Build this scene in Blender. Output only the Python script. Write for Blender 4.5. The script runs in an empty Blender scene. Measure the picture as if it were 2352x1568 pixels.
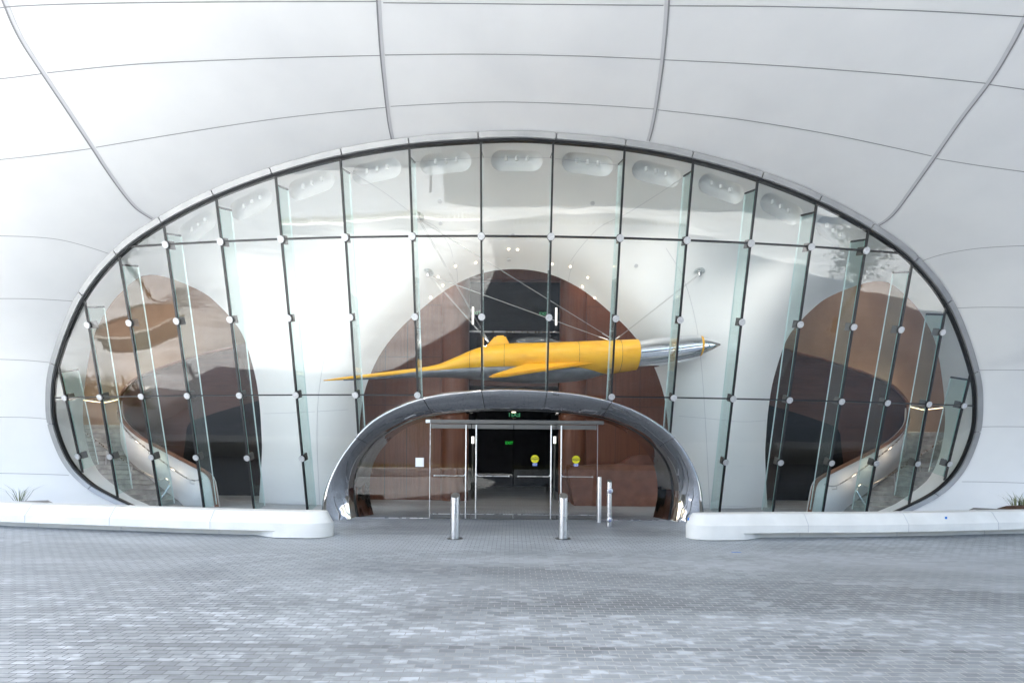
import bpy, bmesh, math, random
from mathutils import Vector, Matrix, noise
from mathutils.bvhtree import BVHTree
from mathutils.geometry import delaunay_2d_cdt
R_ = math.radians
random.seed(7)
SC = bpy.context.scene
COL = SC.collection

# ------------------------------------------------------------------ camera
EYE = 1.77
ROLL = R_(0.5)
F = 1148.4                      # focal length in units of a 2352 px wide picture
HV = 1051.0                     # horizon row there
CAMX = -0.045
cd = bpy.data.cameras.new('camera')
cd.sensor_width = 36
cd.lens = 36 * F / 2352
cd.shift_y = (HV - 784) / 2352
cd.clip_end = 2000
cd.clip_start = 0.05
cam = bpy.data.objects.new('camera', cd)
COL.objects.link(cam)
cam.location = (CAMX, 0, EYE)
cam.rotation_euler = (Matrix.Rotation(R_(90), 3, 'X') @ Matrix.Rotation(ROLL, 3, 'Z')).to_euler()
SC.camera = cam

# ------------------------------------------------------------------ light
SUN_EL, SUN_AZ = R_(52), R_(262)      # azimuth: 0 = +Y, clockwise
w = bpy.data.worlds.new('World'); SC.world = w; w.use_nodes = True
nt = w.node_tree
bg = nt.nodes['Background']
sky = nt.nodes.new('ShaderNodeTexSky'); sky.sky_type = 'NISHITA'; sky.sun_disc = False
sky.sun_elevation = SUN_EL; sky.sun_rotation = SUN_AZ
sky.air_density = 1.0; sky.dust_density = 1.5; sky.ozone_density = 1.0
nt.links.new(sky.outputs[0], bg.inputs[0]); bg.inputs[1].default_value = 0.065
sl = bpy.data.lights.new('sun', 'SUN'); sl.energy = 5.0; sl.angle = R_(0.5); sl.color = (1, .95, .87)
sun = bpy.data.objects.new('sun', sl); COL.objects.link(sun)
sd = Vector((math.sin(SUN_AZ) * math.cos(SUN_EL), math.cos(SUN_AZ) * math.cos(SUN_EL), math.sin(SUN_EL)))
sun.rotation_euler = sd.to_track_quat('Z', 'Y').to_euler()
sun.location = sd * 60
vs = SC.view_settings
vs.view_transform = 'Standard'; vs.look = 'None'; vs.exposure = 3.4; vs.gamma = 1
cy = SC.cycles
cy.use_denoising = True
cy.max_bounces = 10; cy.diffuse_bounces = 5; cy.glossy_bounces = 5; cy.transparent_max_bounces = 24
cy.transmission_bounces = 4; cy.caustics_reflective = False; cy.caustics_refractive = False
cy.sample_clamp_indirect = 6

# ------------------------------------------------------------------ helpers
def ab(u, v):
    du, dv = u - 1176, v - HV
    return ((du * math.cos(ROLL) + dv * math.sin(ROLL)) / F, -(-du * math.sin(ROLL) + dv * math.cos(ROLL)) / F)
def P(u, v, Y):
    a, b = ab(u, v)
    return Vector((CAMX + a * Y, Y, EYE + b * Y))
def ground(y):
    if y <= 4: return 0.0
    if y >= 11.5: return 0.33
    t = (y - 4) / 7.5
    return 0.33 * (t * 0.75 + 0.25 * t * t)
def PG(u, v):
    """world point on the paving"""
    a, b = ab(u, v); Y = 8
    for _ in range(40): Y = (ground(Y) - EYE) / b
    return Vector((CAMX + a * Y, Y, ground(Y)))

def mat(name, col, rough=.5, metal=0, spec=.5, **k):
    m = bpy.data.materials.new(name); m.use_nodes = True
    p = m.node_tree.nodes['Principled BSDF']
    p.inputs['Base Color'].default_value = (*col, 1); p.inputs['Roughness'].default_value = rough
    p.inputs['Metallic'].default_value = metal; p.inputs['Specular IOR Level'].default_value = spec
    for a, v in k.items(): p.inputs[a.replace('_', ' ')].default_value = v
    return m
def N(m, t, **kw):
    n = m.node_tree.nodes.new(t)
    for a, v in kw.items(): setattr(n, a, v)
    return n
def L(m, a, b): m.node_tree.links.new(a, b)
def bsdf(m): return m.node_tree.nodes['Principled BSDF']
def coords(m, scale=(1, 1, 1)):
    tc = N(m, 'ShaderNodeNewGeometry'); mp = N(m, 'ShaderNodeMapping'); mp.inputs['Scale'].default_value = scale
    L(m, tc.outputs['Position'], mp.inputs['Vector']); return mp.outputs[0]
def noisy(m, c1, c2, scale=3, detail=6, stretch=(1, 1, 1), bump=0, lo=.35, hi=.65, rough=None, bscale=None):
    co = coords(m, stretch)
    n = N(m, 'ShaderNodeTexNoise'); n.inputs['Scale'].default_value = scale; n.inputs['Detail'].default_value = detail
    L(m, co, n.inputs['Vector'])
    r = N(m, 'ShaderNodeValToRGB'); r.color_ramp.elements[0].position = lo; r.color_ramp.elements[1].position = hi
    r.color_ramp.elements[0].color = (*c1, 1); r.color_ramp.elements[1].color = (*c2, 1)
    L(m, n.outputs[0], r.inputs[0]); L(m, r.outputs[0], bsdf(m).inputs['Base Color'])
    if rough:
        mr = N(m, 'ShaderNodeMapRange'); mr.inputs['To Min'].default_value = rough[0]; mr.inputs['To Max'].default_value = rough[1]
        L(m, n.outputs[0], mr.inputs[0]); L(m, mr.outputs[0], bsdf(m).inputs['Roughness'])
    if bump:
        n2 = N(m, 'ShaderNodeTexNoise'); n2.inputs['Scale'].default_value = bscale or scale * 8; n2.inputs['Detail'].default_value = 4
        L(m, co, n2.inputs['Vector'])
        b = N(m, 'ShaderNodeBump'); b.inputs['Strength'].default_value = bump; b.inputs['Distance'].default_value = .02
        L(m, n2.outputs[0], b.inputs['Height']); L(m, b.outputs[0], bsdf(m).inputs['Normal'])
    return m

def mesh(name, vs_, fs, m=None, parent=None, smooth=False, mats=None, fm=None):
    me = bpy.data.meshes.new(name)
    me.from_pydata([tuple(v) for v in vs_], [], fs); me.update()
    for mm in (mats or ([m] if m else [])): me.materials.append(mm)
    if fm:
        for p, i in zip(me.polygons, fm): p.material_index = i
    if smooth:
        for p in me.polygons: p.use_smooth = True
    o = bpy.data.objects.new(name, me); COL.objects.link(o)
    if parent: o.parent = parent; o.matrix_parent_inverse = Matrix.Translation(-parent.location) if parent.type == 'EMPTY' and not parent.parent else Matrix()
    return o
def tag(o, label=None, cat=None, group=None, kind=None):
    if label: o['label'] = label
    if cat: o['category'] = cat
    if group: o['group'] = group
    if kind: o['kind'] = kind
    return o
def thing(name, label, cat, loc=(0, 0, 0), group=None):
    o = bpy.data.objects.new(name, None); COL.objects.link(o); o.location = loc; o.empty_display_size = .2
    return tag(o, label, cat, group)
def fixn(o):
    bm = bmesh.new(); bm.from_mesh(o.data); bmesh.ops.recalc_face_normals(bm, faces=bm.faces[:]); bm.to_mesh(o.data); bm.free(); return o

class MB:
    def __init__(s): s.v = []; s.f = []; s.m = []
    def add(s, v, f, mi=0):
        b = len(s.v); s.v += [Vector(x) for x in v]; s.f += [tuple(i + b for i in q) for q in f]; s.m += [mi] * len(f); return s
    def box(s, lo, hi, mi=0, M=None):
        x0, y0, z0 = lo; x1, y1, z1 = hi
        v = [(x0,y0,z0),(x1,y0,z0),(x1,y1,z0),(x0,y1,z0),(x0,y0,z1),(x1,y0,z1),(x1,y1,z1),(x0,y1,z1)]
        if M: v = [M @ Vector(q) for q in v]
        return s.add(v, [(0,3,2,1),(4,5,6,7),(0,1,5,4),(1,2,6,5),(2,3,7,6),(3,0,4,7)], mi)
    def tube(s, pts, r, n=8, mi=0, cap=True, closed=False):
        pts = [Vector(p) for p in pts]; k = len(pts)
        rr = r if isinstance(r, (list, tuple)) else [r] * k
        t0 = (pts[1] - pts[0]).normalized()
        up = Vector((0, 0, 1)) if abs(t0.z) < .9 else Vector((0, 1, 0))
        x = t0.cross(up).normalized(); rings = []
        for i, p in enumerate(pts):
            if closed: t = pts[(i+1) % k] - pts[i-1]
            else: t = pts[min(i+1, k-1)] - pts[max(i-1, 0)]
            t.normalize(); x = (x - t * x.dot(t)).normalized(); y = t.cross(x)
            rings.append([p + (x * math.cos(a) + y * math.sin(a)) * rr[i] for a in [2*math.pi*j/n for j in range(n)]])
        v = [q for g in rings for q in g]; f = []
        for i in range(k if closed else k - 1):
            for j in range(n):
                a = i*n; b = ((i+1) % k)*n
                f.append((a+j, a+(j+1) % n, b+(j+1) % n, b+j))
        if cap and not closed: f += [tuple(range(n-1, -1, -1)), tuple((k-1)*n + j for j in range(n))]
        return s.add(v, f, mi)
    def lathe(s, prof, c=(0,0,0), n=24, mi=0, M=None):
        v = []; f = []
        for r, z in prof:
            for j in range(n):
                a = 2*math.pi*j/n; q = Vector((r*math.cos(a), r*math.sin(a), z))
                if M: q = M @ q
                v.append(q + Vector(c))
        for i in range(len(prof)-1):
            for j in range(n): f.append((i*n+j, i*n+(j+1) % n, (i+1)*n+(j+1) % n, (i+1)*n+j))
        f.append(tuple(range(n-1, -1, -1))); f.append(tuple((len(prof)-1)*n+j for j in range(n)))
        return s.add(v, f, mi)
    def prism(s, poly, d, mi=0):
        """poly: list of points (planar), extruded by the vector d"""
        n = len(poly); p = [Vector(q) for q in poly]; d = Vector(d)
        return s.add(p + [q + d for q in p], [tuple(range(n)), tuple(range(2*n-1, n-1, -1))] + [(i, n+i, n+(i+1) % n, (i+1) % n) for i in range(n)], mi)
    def strip(s, A, B, mi=0):
        n = len(A); return s.add(list(A)+list(B), [(i, i+1, n+i+1, n+i) for i in range(n-1)], mi)
    def slab(s, A, B, d, mi=0):
        """thick ribbon between polylines A and B, thickness vector d"""
        n = len(A); d = Vector(d); v = [Vector(q) for q in A]+[Vector(q) for q in B]; v = v+[q+d for q in v]; f = []
        m2 = 2*n
        for i in range(n-1):
            f += [(i,i+1,n+i+1,n+i),(m2+i,m2+n+i,m2+n+i+1,m2+i+1),(i,m2+i,m2+i+1,i+1),(n+i,n+i+1,m2+n+i+1,m2+n+i)]
        f += [(0,n,m2+n,m2),(n-1,m2+n-1,m2+2*n-1,2*n-1)]
        return s.add(v, f, mi)
    def o(s, name, m, parent=None, smooth=False, fix=True):
        ms = m if isinstance(m, list) else [m]
        ob = mesh(name, s.v, s.f, None, parent, smooth, ms, s.m)
        if fix: fixn(ob)
        if smooth == 'auto':
            for e_ in ob.data.edges: pass
            ob.data.set_sharp_from_angle(angle=R_(35))
        return ob

def smoothline(pts, n=8):
    """Catmull-Rom through points"""
    pts = [Vector(p) for p in pts]; out = []
    for i in range(len(pts)-1):
        p0 = pts[max(i-1, 0)]; p1 = pts[i]; p2 = pts[i+1]; p3 = pts[min(i+2, len(pts)-1)]
        for j in range(n):
            t = j/n
            out.append(.5*((2*p1)+(p2-p0)*t+(2*p0-5*p1+4*p2-p3)*t*t+(3*p1-p0-3*p2+p3)*t**3))
    out.append(pts[-1]); return out
def resample(pts, k):
    d = [0]
    for a, b in zip(pts, pts[1:]): d.append(d[-1]+(b-a).length)
    out = []; j = 0
    for i in range(k):
        t = d[-1]*i/(k-1)
        while j < len(d)-2 and d[j+1] < t: j += 1
        f_ = (t-d[j])/max(1e-9, d[j+1]-d[j]); out.append(pts[j].lerp(pts[j+1], f_))
    return out
def bez_text(txt, size, M, m, parent, name='lettering', depth=.0015, align='CENTER', bold=.0):
    c = bpy.data.curves.new('txt', 'FONT'); c.body = txt; c.size = size; c.align_x = align; c.align_y = 'CENTER'; c.extrude = depth; c.resolution_u = 3; c.offset = bold
    t = bpy.data.objects.new('txt', c); COL.objects.link(t)
    me = bpy.data.meshes.new_from_object(t.evaluated_get(bpy.context.evaluated_depsgraph_get()))
    bpy.data.objects.remove(t)
    me.materials.clear(); me.materials.append(m)
    me.transform(M)
    o = bpy.data.objects.new(name, me); COL.objects.link(o)
    o.parent = parent
    if parent and parent.type == 'EMPTY' and not parent.parent: o.matrix_parent_inverse = Matrix.Translation(-parent.location)
    return o
FRONT = Matrix.Rotation(R_(90), 4, 'X')     # text lying in XZ, reading from -Y

# ------------------------------------------------------------------ materials
white = noisy(mat('white_panel', (.8,.8,.8), .5), (.72,.725,.735), (.82,.82,.82), .45, 5, bump=.05, bscale=45, lo=.25, hi=.62, rough=(.4, .6))
white_in = noisy(mat('white_plaster', (.8,.8,.8), .6), (.79,.79,.785), (.83,.83,.825), .5, 3, lo=.3, hi=.7)
conc = noisy(mat('white_concrete', (.7,.69,.66), .7), (.71,.70,.67), (.80,.79,.76), 1.6, 8, bump=.12, bscale=40)
jointm = mat('joint_grey', (.26,.26,.27), .7)
jointl = mat('joint_light', (.58,.58,.6), .6)
gasket = mat('black_gasket', (.012,.013,.015), .4)
trimm = noisy(mat('trim_metal', (.5,.5,.5), .45, .3), (.33,.335,.34), (.39,.39,.39), 2)
steel = noisy(mat('brushed_steel', (.62,.62,.63), .28, 1), (.55,.55,.56), (.7,.7,.71), 6, 5, (1, 1, .15), lo=.2, hi=.8, rough=(.2, .36))
steel_d = mat('satin_steel', (.13,.127,.12), .42, .5)
chrome = mat('chrome', (.52,.52,.54), .03, 1)
def wavy(m, scale, strength, dist=.02):
    co = coords(m); n = N(m, 'ShaderNodeTexNoise'); n.inputs['Scale'].default_value = scale; n.inputs['Detail'].default_value = 1.5
    L(m, co, n.inputs['Vector']); b = N(m, 'ShaderNodeBump'); b.inputs['Strength'].default_value = strength; b.inputs['Distance'].default_value = dist
    L(m, n.outputs[0], b.inputs['Height']); L(m, b.outputs[0], bsdf(m).inputs['Normal'])
wavy(chrome, 2.0, .3, .06)
chrome2 = mat('nose_chrome', (.8,.8,.82), .06, 1)
wood = noisy(mat('brown_wood', (.16,.07,.04), .42, spec=.35), (.115,.038,.018), (.165,.058,.028), 2.2, 8, (7, 7, .35), lo=.3, hi=.7, rough=(.38, .5))
wood_d = noisy(mat('dark_brown_wood', (.07,.035,.025), .5, spec=.3), (.06,.022,.014), (.09,.034,.022), 2.2, 8, (.5, .5, 6), lo=.3, hi=.7)
capw = noisy(mat('brown_cap', (.2,.09,.05), .5), (.16,.07,.04), (.24,.11,.065), 3)
tan = noisy(mat('tan_plaster', (.5,.36,.25), .8), (.23,.155,.105), (.30,.21,.145), .8, 4)
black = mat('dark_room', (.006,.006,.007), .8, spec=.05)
leather = noisy(mat('brown_leather', (.17,.06,.03), .38), (.15,.05,.026), (.21,.08,.045), 4, bump=.05)
carpet = noisy(mat('stair_carpet', (.25,.25,.25), .95, spec=.1), (.29,.28,.27), (.50,.49,.47), 3.5, 8, bump=.3, bscale=120, lo=.35, hi=.68)
yellow = noisy(mat('yellow_paint', (.85,.45,.01), .28), (.74,.35,.003), (.86,.44,.006), 2.2, 7, (1, 1, 3), lo=.25, hi=.5, rough=(.5, .36))
bellyg = noisy(mat('grey_paint', (.22,.23,.25), .25), (.11,.115,.13), (.18,.19,.21), 3, 5, rough=(.36, .26))
soil = mat('bark_mulch', (.09,.045,.025), .95)
planterm = noisy(mat('taupe_concrete', (.2,.18,.16), .8), (.19,.175,.16), (.25,.23,.21), 4, 6, bump=.1)
bluetape = mat('blue_tape', (.02,.2,.65), .6)
yel = mat('sign_yellow', (.75,.68,.0), .5); blk = mat('sign_black', (.01,.01,.01), .5); blu = mat('sign_blue', (.02,.09,.55), .4); wht = mat('sign_white', (.85,.85,.85), .5)
def emis(name, col, s):
    m = bpy.data.materials.new(name); m.use_nodes = True; p = bsdf(m)
    p.inputs['Base Color'].default_value = (*col, 1); p.inputs['Emission Color'].default_value = (*col, 1); p.inputs['Emission Strength'].default_value = s; return m
lampm = emis('lamp_warm', (1, .82, .6), .35); lampw = emis('lamp_white', (1, .95, .88), .3); exitg = emis('exit_green', (.01, .8, .05), .05); ledm = emis('led_strip', (1, .72, .42), .4)
exitd = emis('exit_dim', (.05, .35, .15), .03)
clampm = noisy(mat('clamp_face', (.5,.5,.5), .45, .35), (.46,.46,.47), (.6,.6,.61), 30, 3)
cablem = mat('cable_steel', (.42,.41,.4), .4, 1)

def glass(name, tint, f0, power=5, gl=1):
    m = bpy.data.materials.new(name); m.use_nodes = True; t = m.node_tree; t.nodes.clear()
    out = t.nodes.new('ShaderNodeOutputMaterial'); mix = t.nodes.new('ShaderNodeMixShader')
    tr = t.nodes.new('ShaderNodeBsdfTransparent'); tr.inputs[0].default_value = (*tint, 1)
    g = t.nodes.new('ShaderNodeBsdfGlossy'); g.inputs['Roughness'].default_value = 0.0; g.inputs['Color'].default_value = (gl, gl, gl, 1)
    lw = t.nodes.new('ShaderNodeLayerWeight'); lw.inputs[0].default_value = .5
    pw = t.nodes.new('ShaderNodeMath'); pw.operation = 'POWER'; pw.inputs[1].default_value = power
    mr = t.nodes.new('ShaderNodeMapRange'); mr.inputs['To Min'].default_value = f0; mr.inputs['To Max'].default_value = 1
    t.links.new(lw.outputs['Facing'], pw.inputs[0]); t.links.new(pw.outputs[0], mr.inputs[0]); t.links.new(mr.outputs[0], mix.inputs[0])
    t.links.new(tr.outputs[0], mix.inputs[1]); t.links.new(g.outputs[0], mix.inputs[2]); t.links.new(mix.outputs[0], out.inputs[0])
    return m, g
g_pane, gnode = glass('wall_glass', (.985,.992,.989), .031)
_t = g_pane.node_tree; _g = _t.nodes.new('ShaderNodeNewGeometry'); _n = _t.nodes.new('ShaderNodeTexNoise'); _n.inputs['Scale'].default_value = .9; _n.inputs['Detail'].default_value = 1
_b = _t.nodes.new('ShaderNodeBump'); _b.inputs['Strength'].default_value = 1; _b.inputs['Distance'].default_value = .006
_t.links.new(_g.outputs['Position'], _n.inputs['Vector']); _t.links.new(_n.outputs[0], _b.inputs['Height']); _t.links.new(_b.outputs[0], gnode.inputs['Normal'])
g_door, _ = glass('door_glass', (.975,.98,.978), .016)
g_fin, _ = glass('fin_glass', (.87,.94,.925), .03)
g_edge = mat('glass_edge', (.38,.62,.58), .2, spec=.6)
g_edge2 = mat('glass_polished_edge', (.78,.86,.85), .15, spec=.7)
g_disc, _ = glass('disc_glass', (.9,.92,.92), .12)

# paving
def paving():
    m = mat('grey_pavers', (.2,.2,.2), .55, spec=.4)
    co = coords(m)
    bt = N(m, 'ShaderNodeTexBrick'); bt.offset = .5; bt.squash = 1
    bt.inputs['Scale'].default_value = 1; bt.inputs['Brick Width'].default_value = .1545; bt.inputs['Row Height'].default_value = .0775
    bt.inputs['Mortar Size'].default_value = .0038; bt.inputs['Mortar Smooth'].default_value = .1
    bt.inputs['Color1'].default_value = (0,0,0,1); bt.inputs['Color2'].default_value = (1,1,1,1); bt.inputs['Mortar'].default_value = (.5,.5,.5,1)
    L(m, co, bt.inputs['Vector'])
    bw = N(m, 'ShaderNodeRGBToBW'); L(m, bt.outputs['Color'], bw.inputs[0])
    # broad zones of darker and lighter pavers
    def noise_(scale, stretch, detail=3, off=(0,0,0)):
        mp = N(m, 'ShaderNodeMapping'); mp.inputs['Scale'].default_value = stretch; mp.inputs['Location'].default_value = off
        L(m, co, mp.inputs[0]); n = N(m, 'ShaderNodeTexNoise'); n.inputs['Scale'].default_value = scale; n.inputs['Detail'].default_value = detail
        L(m, mp.outputs[0], n.inputs['Vector']); return n.outputs[0]
    def ramp(src, lo, hi, a=0, b=1):
        r = N(m, 'ShaderNodeMapRange'); r.interpolation_type = 'SMOOTHSTEP'
        for k, v in zip(('From Min','From Max','To Min','To Max'), (lo, hi, a, b)): r.inputs[k].default_value = v
        L(m, src, r.inputs[0]); return r.outputs[0]
    def math_(op, a, b):
        n = N(m, 'ShaderNodeMath', operation=op)
        for i, x in enumerate((a, b)):
            if isinstance(x, (int, float)): n.inputs[i].default_value = x
            else: L(m, x, n.inputs[i])
        return n.outputs[0]
    zone = noise_(.45, (.28, 1, 1), 2, (3.1, 1.7, 0))
    zone2 = noise_(.9, (.35, 1.3, 1), 4, (8, 2.2, 0))
    fine = noise_(16, (.45, 1, 1), 9)
    speck = noise_(190, (1, 1, 1), 2)
    geo0 = N(m, 'ShaderNodeSeparateXYZ'); L(m, co, geo0.inputs[0])
    def N_y(): return geo0.outputs['Y']
    r = math_('SUBTRACT', bw.outputs[0], .5)
    base = math_('ADD', math_('ADD', .355, math_('MULTIPLY', ramp(N_y(), 7.0, 8.2), .05)), math_('MULTIPLY', r, ramp(zone, .42, .62, .05, .12)))
    base = math_('ADD', base, ramp(zone2, .35, .68, -.06, .045))
    base = math_('ADD', base, ramp(fine, .3, .7, -.03, .03))
    base = math_('ADD', base, ramp(speck, .3, .7, -.015, .015))
    # darker field of pavers at the entrance and in front of the joint
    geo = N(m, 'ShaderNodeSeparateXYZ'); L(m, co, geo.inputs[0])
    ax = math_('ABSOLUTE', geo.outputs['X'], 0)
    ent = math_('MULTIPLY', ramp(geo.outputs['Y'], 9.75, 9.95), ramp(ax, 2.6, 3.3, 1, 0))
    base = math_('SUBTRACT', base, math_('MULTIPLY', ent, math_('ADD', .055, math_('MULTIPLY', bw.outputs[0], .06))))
    def snap(a, st): return math_('SNAP', a, st)
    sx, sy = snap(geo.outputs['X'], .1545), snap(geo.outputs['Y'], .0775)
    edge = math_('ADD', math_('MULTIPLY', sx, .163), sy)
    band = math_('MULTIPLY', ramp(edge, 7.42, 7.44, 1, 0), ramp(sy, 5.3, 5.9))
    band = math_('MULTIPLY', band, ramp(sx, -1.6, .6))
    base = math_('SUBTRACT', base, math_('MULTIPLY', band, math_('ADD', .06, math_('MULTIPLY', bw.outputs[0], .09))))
    row2 = math_('MULTIPLY', ramp(sy, 4.50, 4.52), ramp(sy, 4.62, 4.64, 1, 0))
    base = math_('SUBTRACT', base, math_('MULTIPLY', row2, .06))
    # efflorescence: white blooms on some pavers, only on the near field
    eff = noise_(8.5, (.5, 1.25, 1), 8, (2, 9, 0))
    near = ramp(geo.outputs['Y'], 5.6, 7.6, 1, 0)
    e1 = math_('MULTIPLY', ramp(math_('ADD', eff, math_('MULTIPLY', r, .07)), .5, .66), near)
    e1 = math_('MULTIPLY', e1, ramp(zone2, .33, .55, .35, 1))
    # rings
    base = math_('ADD', base, math_('MULTIPLY', e1, .19))
    cc = N(m, 'ShaderNodeCombineColor')
    L(m, math_('MULTIPLY', base, .948), cc.inputs[0]); L(m, math_('MULTIPLY', base, 1.0), cc.inputs[1]); L(m, math_('MULTIPLY', base, 1.05), cc.inputs[2])
    # sandy mortar
    mx = N(m, 'ShaderNodeMix', data_type='RGBA'); L(m, bt.outputs['Fac'], mx.inputs[0]); L(m, cc.outputs[0], mx.inputs[6])
    mc = math_('MULTIPLY', ramp(geo.outputs['X'], -4, 1.5), ramp(geo.outputs['Y'], 9.3, 7.5)); mcc = N(m, 'ShaderNodeMix', data_type='RGBA'); L(m, mc, mcc.inputs[0])
    mcc.inputs[6].default_value = (.07,.075,.08,1); mcc.inputs[7].default_value = (.50,.49,.47,1)
    L(m, mcc.outputs[2], mx.inputs[7])
    L(m, mx.outputs[2], bsdf(m).inputs['Base Color'])
    L(m, ramp(fine, .3, .7, .42, .62), bsdf(m).inputs['Roughness'])
    b = N(m, 'ShaderNodeBump'); b.inputs['Strength'].default_value = .5; b.inputs['Distance'].default_value = .004
    h = math_('SUBTRACT', math_('MULTIPLY', fine, .4), bt.outputs['Fac'])
    L(m, h, b.inputs['Height']); L(m, b.outputs[0], bsdf(m).inputs['Normal'])
    return m
pavm = paving()

# ------------------------------------------------------------------ ground
ys = [-140, -60, -30, -15, -5, 0, 4] + [4 + 7.5*i/15 for i in range(1, 16)] + [13, 18, 40]
xs = [-160, -60, -30, -12, 0, 12, 30, 60, 160]
gv = [(x, y, ground(y)) for y in ys for x in xs]
nx = len(xs)
gf = [(j*nx+i, j*nx+i+1, (j+1)*nx+i+1, (j+1)*nx+i) for j in range(len(ys)-1) for i in range(nx-1)]
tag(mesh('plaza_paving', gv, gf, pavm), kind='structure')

# ------------------------------------------------------------------ the glass wall surface and its rim
def GD(x, z): return 11.3 - .325*(z-3.2) + x*x/104
def G(x, z): return Vector((x, GD(x, z), z))
half = [(0,7.96),(.705,7.94),(2.12,7.86),(3.515,7.7),(4.9,7.45),(6.255,7.12),(7.545,6.7),(8.8,6.15),(10.04,5.28),(11.2,3.95),(11.66,3.05),(11.79,2.4),(11.65,1.6),(11.2,1.03),(10.5,.64),(9.6,.25),(8.9,-.05)]
hp = smoothline([Vector((-x, z)) for x, z in reversed(half)] + [Vector((x, z)) for x, z in half[1:]], 10)
RIM = resample(hp, 241)           # 2D (x, z), from bottom left over the top to bottom right
MUL = [(.735,.006),(2.2,.017),(3.635,.026),(5.045,.034),(6.43,.044),(7.77,.06),(9.01,.07),(10.19,.1),(11.25,.06)]
mullions = [(-a, -s) for a, s in reversed(MUL)] + [(a, s) for a, s in MUL]
def mx_(k, z): a, s = mullions[min(k, 17)]; return a - s*(z-3.18)
def rim_top(x):
    best = None
    for p, q in zip(RIM, RIM[1:]):
        if (p.x-x)*(q.x-x) <= 0 and p.x != q.x:
            z = p.y + (q.y-p.y)*(x-p.x)/(q.x-p.x); best = z if best is None else max(best, z)
    return best
def rim_bot(x):
    zs = [p.y + (q.y-p.y)*(x-p.x)/(q.x-p.x) for p, q in zip(RIM, RIM[1:]) if (p.x-x)*(q.x-x) <= 0 and p.x != q.x]
    if len(zs) > 1: return min(zs)
    return -.1
# arch outlines in the picture, lifted to their depth below
A_ = [(736,1196),(742,1140),(760,1088),(795,1030),(850,968),(925,927),(1000,905),(1100,894),(1180,892),(1260,896),(1340,905),(1420,925),(1490,957),(1550,1003),(1590,1062),(1611,1120),(1618,1200)]
B_ = [(806,1196),(800,1143),(801,1105),(810,1071),(828,1040),(856,1010),(900,980),(964,955),(1030,945),(1102,939),(1180,938)]
C_ = [(861,1194),(850,1143),(849,1110),(853,1080),(865,1048),(886,1020),(912,996),(955,972),(1030,955),(1102,949),(1180,948)]
def symhalf(L_, Y):
    p = [P(u, v, Y) for u, v in L_]
    return p + [Vector((-q.x, q.y, q.z)) for q in reversed(p[:-1])]
archA = resample(smoothline([P(u, v, 11.5) for u, v in A_], 8), 81)
archB = resample(smoothline(symhalf(B_, 11.55), 8), 81)
archC = resample(smoothline(symhalf(C_, 12.45), 8), 81)
def arch_top(x):
    xs_ = [p.x for p in archA]
    if x <= xs_[0]+.04 or x >= xs_[-1]-.04: return -9
    for p, q in zip(archA, archA[1:]):
        if (p.x-x)*(q.x-x) <= 0 and p.x != q.x: return p.z + (q.z-p.z)*(x-p.x)/(q.x-p.x) - .1
    return -9

BLD = thing('museum_building', 'white curved museum facade with a wide oval glass wall above a chrome entrance arch', 'building', (0, 12, 0))
# -- outer shell
rimY = [G(p.x, p.y) for p in RIM]
nR = len(RIM)
def outdir(i):
    p = RIM[i]; d = Vector((p.x/11.8, max(0, (p.y-2.3)/5.65)))
    return d.normalized()
def rimn(i):
    a = RIM[max(0, i-1)]; b = RIM[min(nR-1, i+1)]; t = (b-a).normalized(); return Vector((-t.y, t.x))
def shellpt(i, s):
    p = RIM[i]; d = outdir(i); up = max(0, d.y)
    n = rimn(i); st = .14
    base = Vector((p.x + n.x*st, 0, p.y + n.y*st)); base.y = GD(p.x, p.y) - .05
    Fw = 3.2 + 9.0*up**1.3
    Ou = 11 - 7.6*up**1.2
    g_ = 1-(1-s)**1.35 if up > .3 else s
    h_ = .55*s + .45*s**2.2
    return base + Vector((d.x*Ou*h_, -Fw*g_, d.y*Ou*h_))
SR = [0,.01,.025,.05,.08,.12,.16,.2,.25,.3,.36,.42,.5,.58,.66,.75,.85,1]
sv = [shellpt(i, s) for s in SR for i in range(nR)]
sf = [(j*nR+i, (j+1)*nR+i, (j+1)*nR+i+1, j*nR+i+1) for j in range(len(SR)-1) for i in range(nR-1)]
# box the outer shell up behind so that no sky leaks through
last = [(len(SR)-1)*nR+i for i in range(nR)]
b0 = len(sv)
for i in range(nR):
    q = sv[last[i]]; sv.append(Vector((q.x*1.02, q.y+.2, q.z+1.0)))
sf += [(last[i], b0+i, b0+i+1, last[i+1]) for i in range(nR-1)]
shell = mesh('outer_shell', sv, sf, white, BLD, True)
fixn(shell)
bvh = BVHTree.FromPolygons(sv, sf)
cl = Vector((CAMX, 0, EYE))
def on_shell(u, v):
    a, b = ab(u, v); d = Vector((a, 1, b)).normalized()
    h = bvh.ray_cast(cl, d)
    return (h[0], h[1]) if h[0] else None
# -- rim trim and black gasket
def ring(off0, off1, dy0, dy1, name, m, i0=0, i1=nR-1, th=.05, parent=BLD, r=range):
    A = []; B = []
    for i in range(i0, i1+1):
        n = rimn(i); p = RIM[i]; y = GD(p.x, p.y)
        A.append(Vector((p.x+n.x*off0, y+dy0, p.y+n.y*off0))); B.append(Vector((p.x+n.x*off1, y+dy1, p.y+n.y*off1)))
    return MB().slab(A, B, (0, th, 0)).o(name, m, parent)
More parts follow.
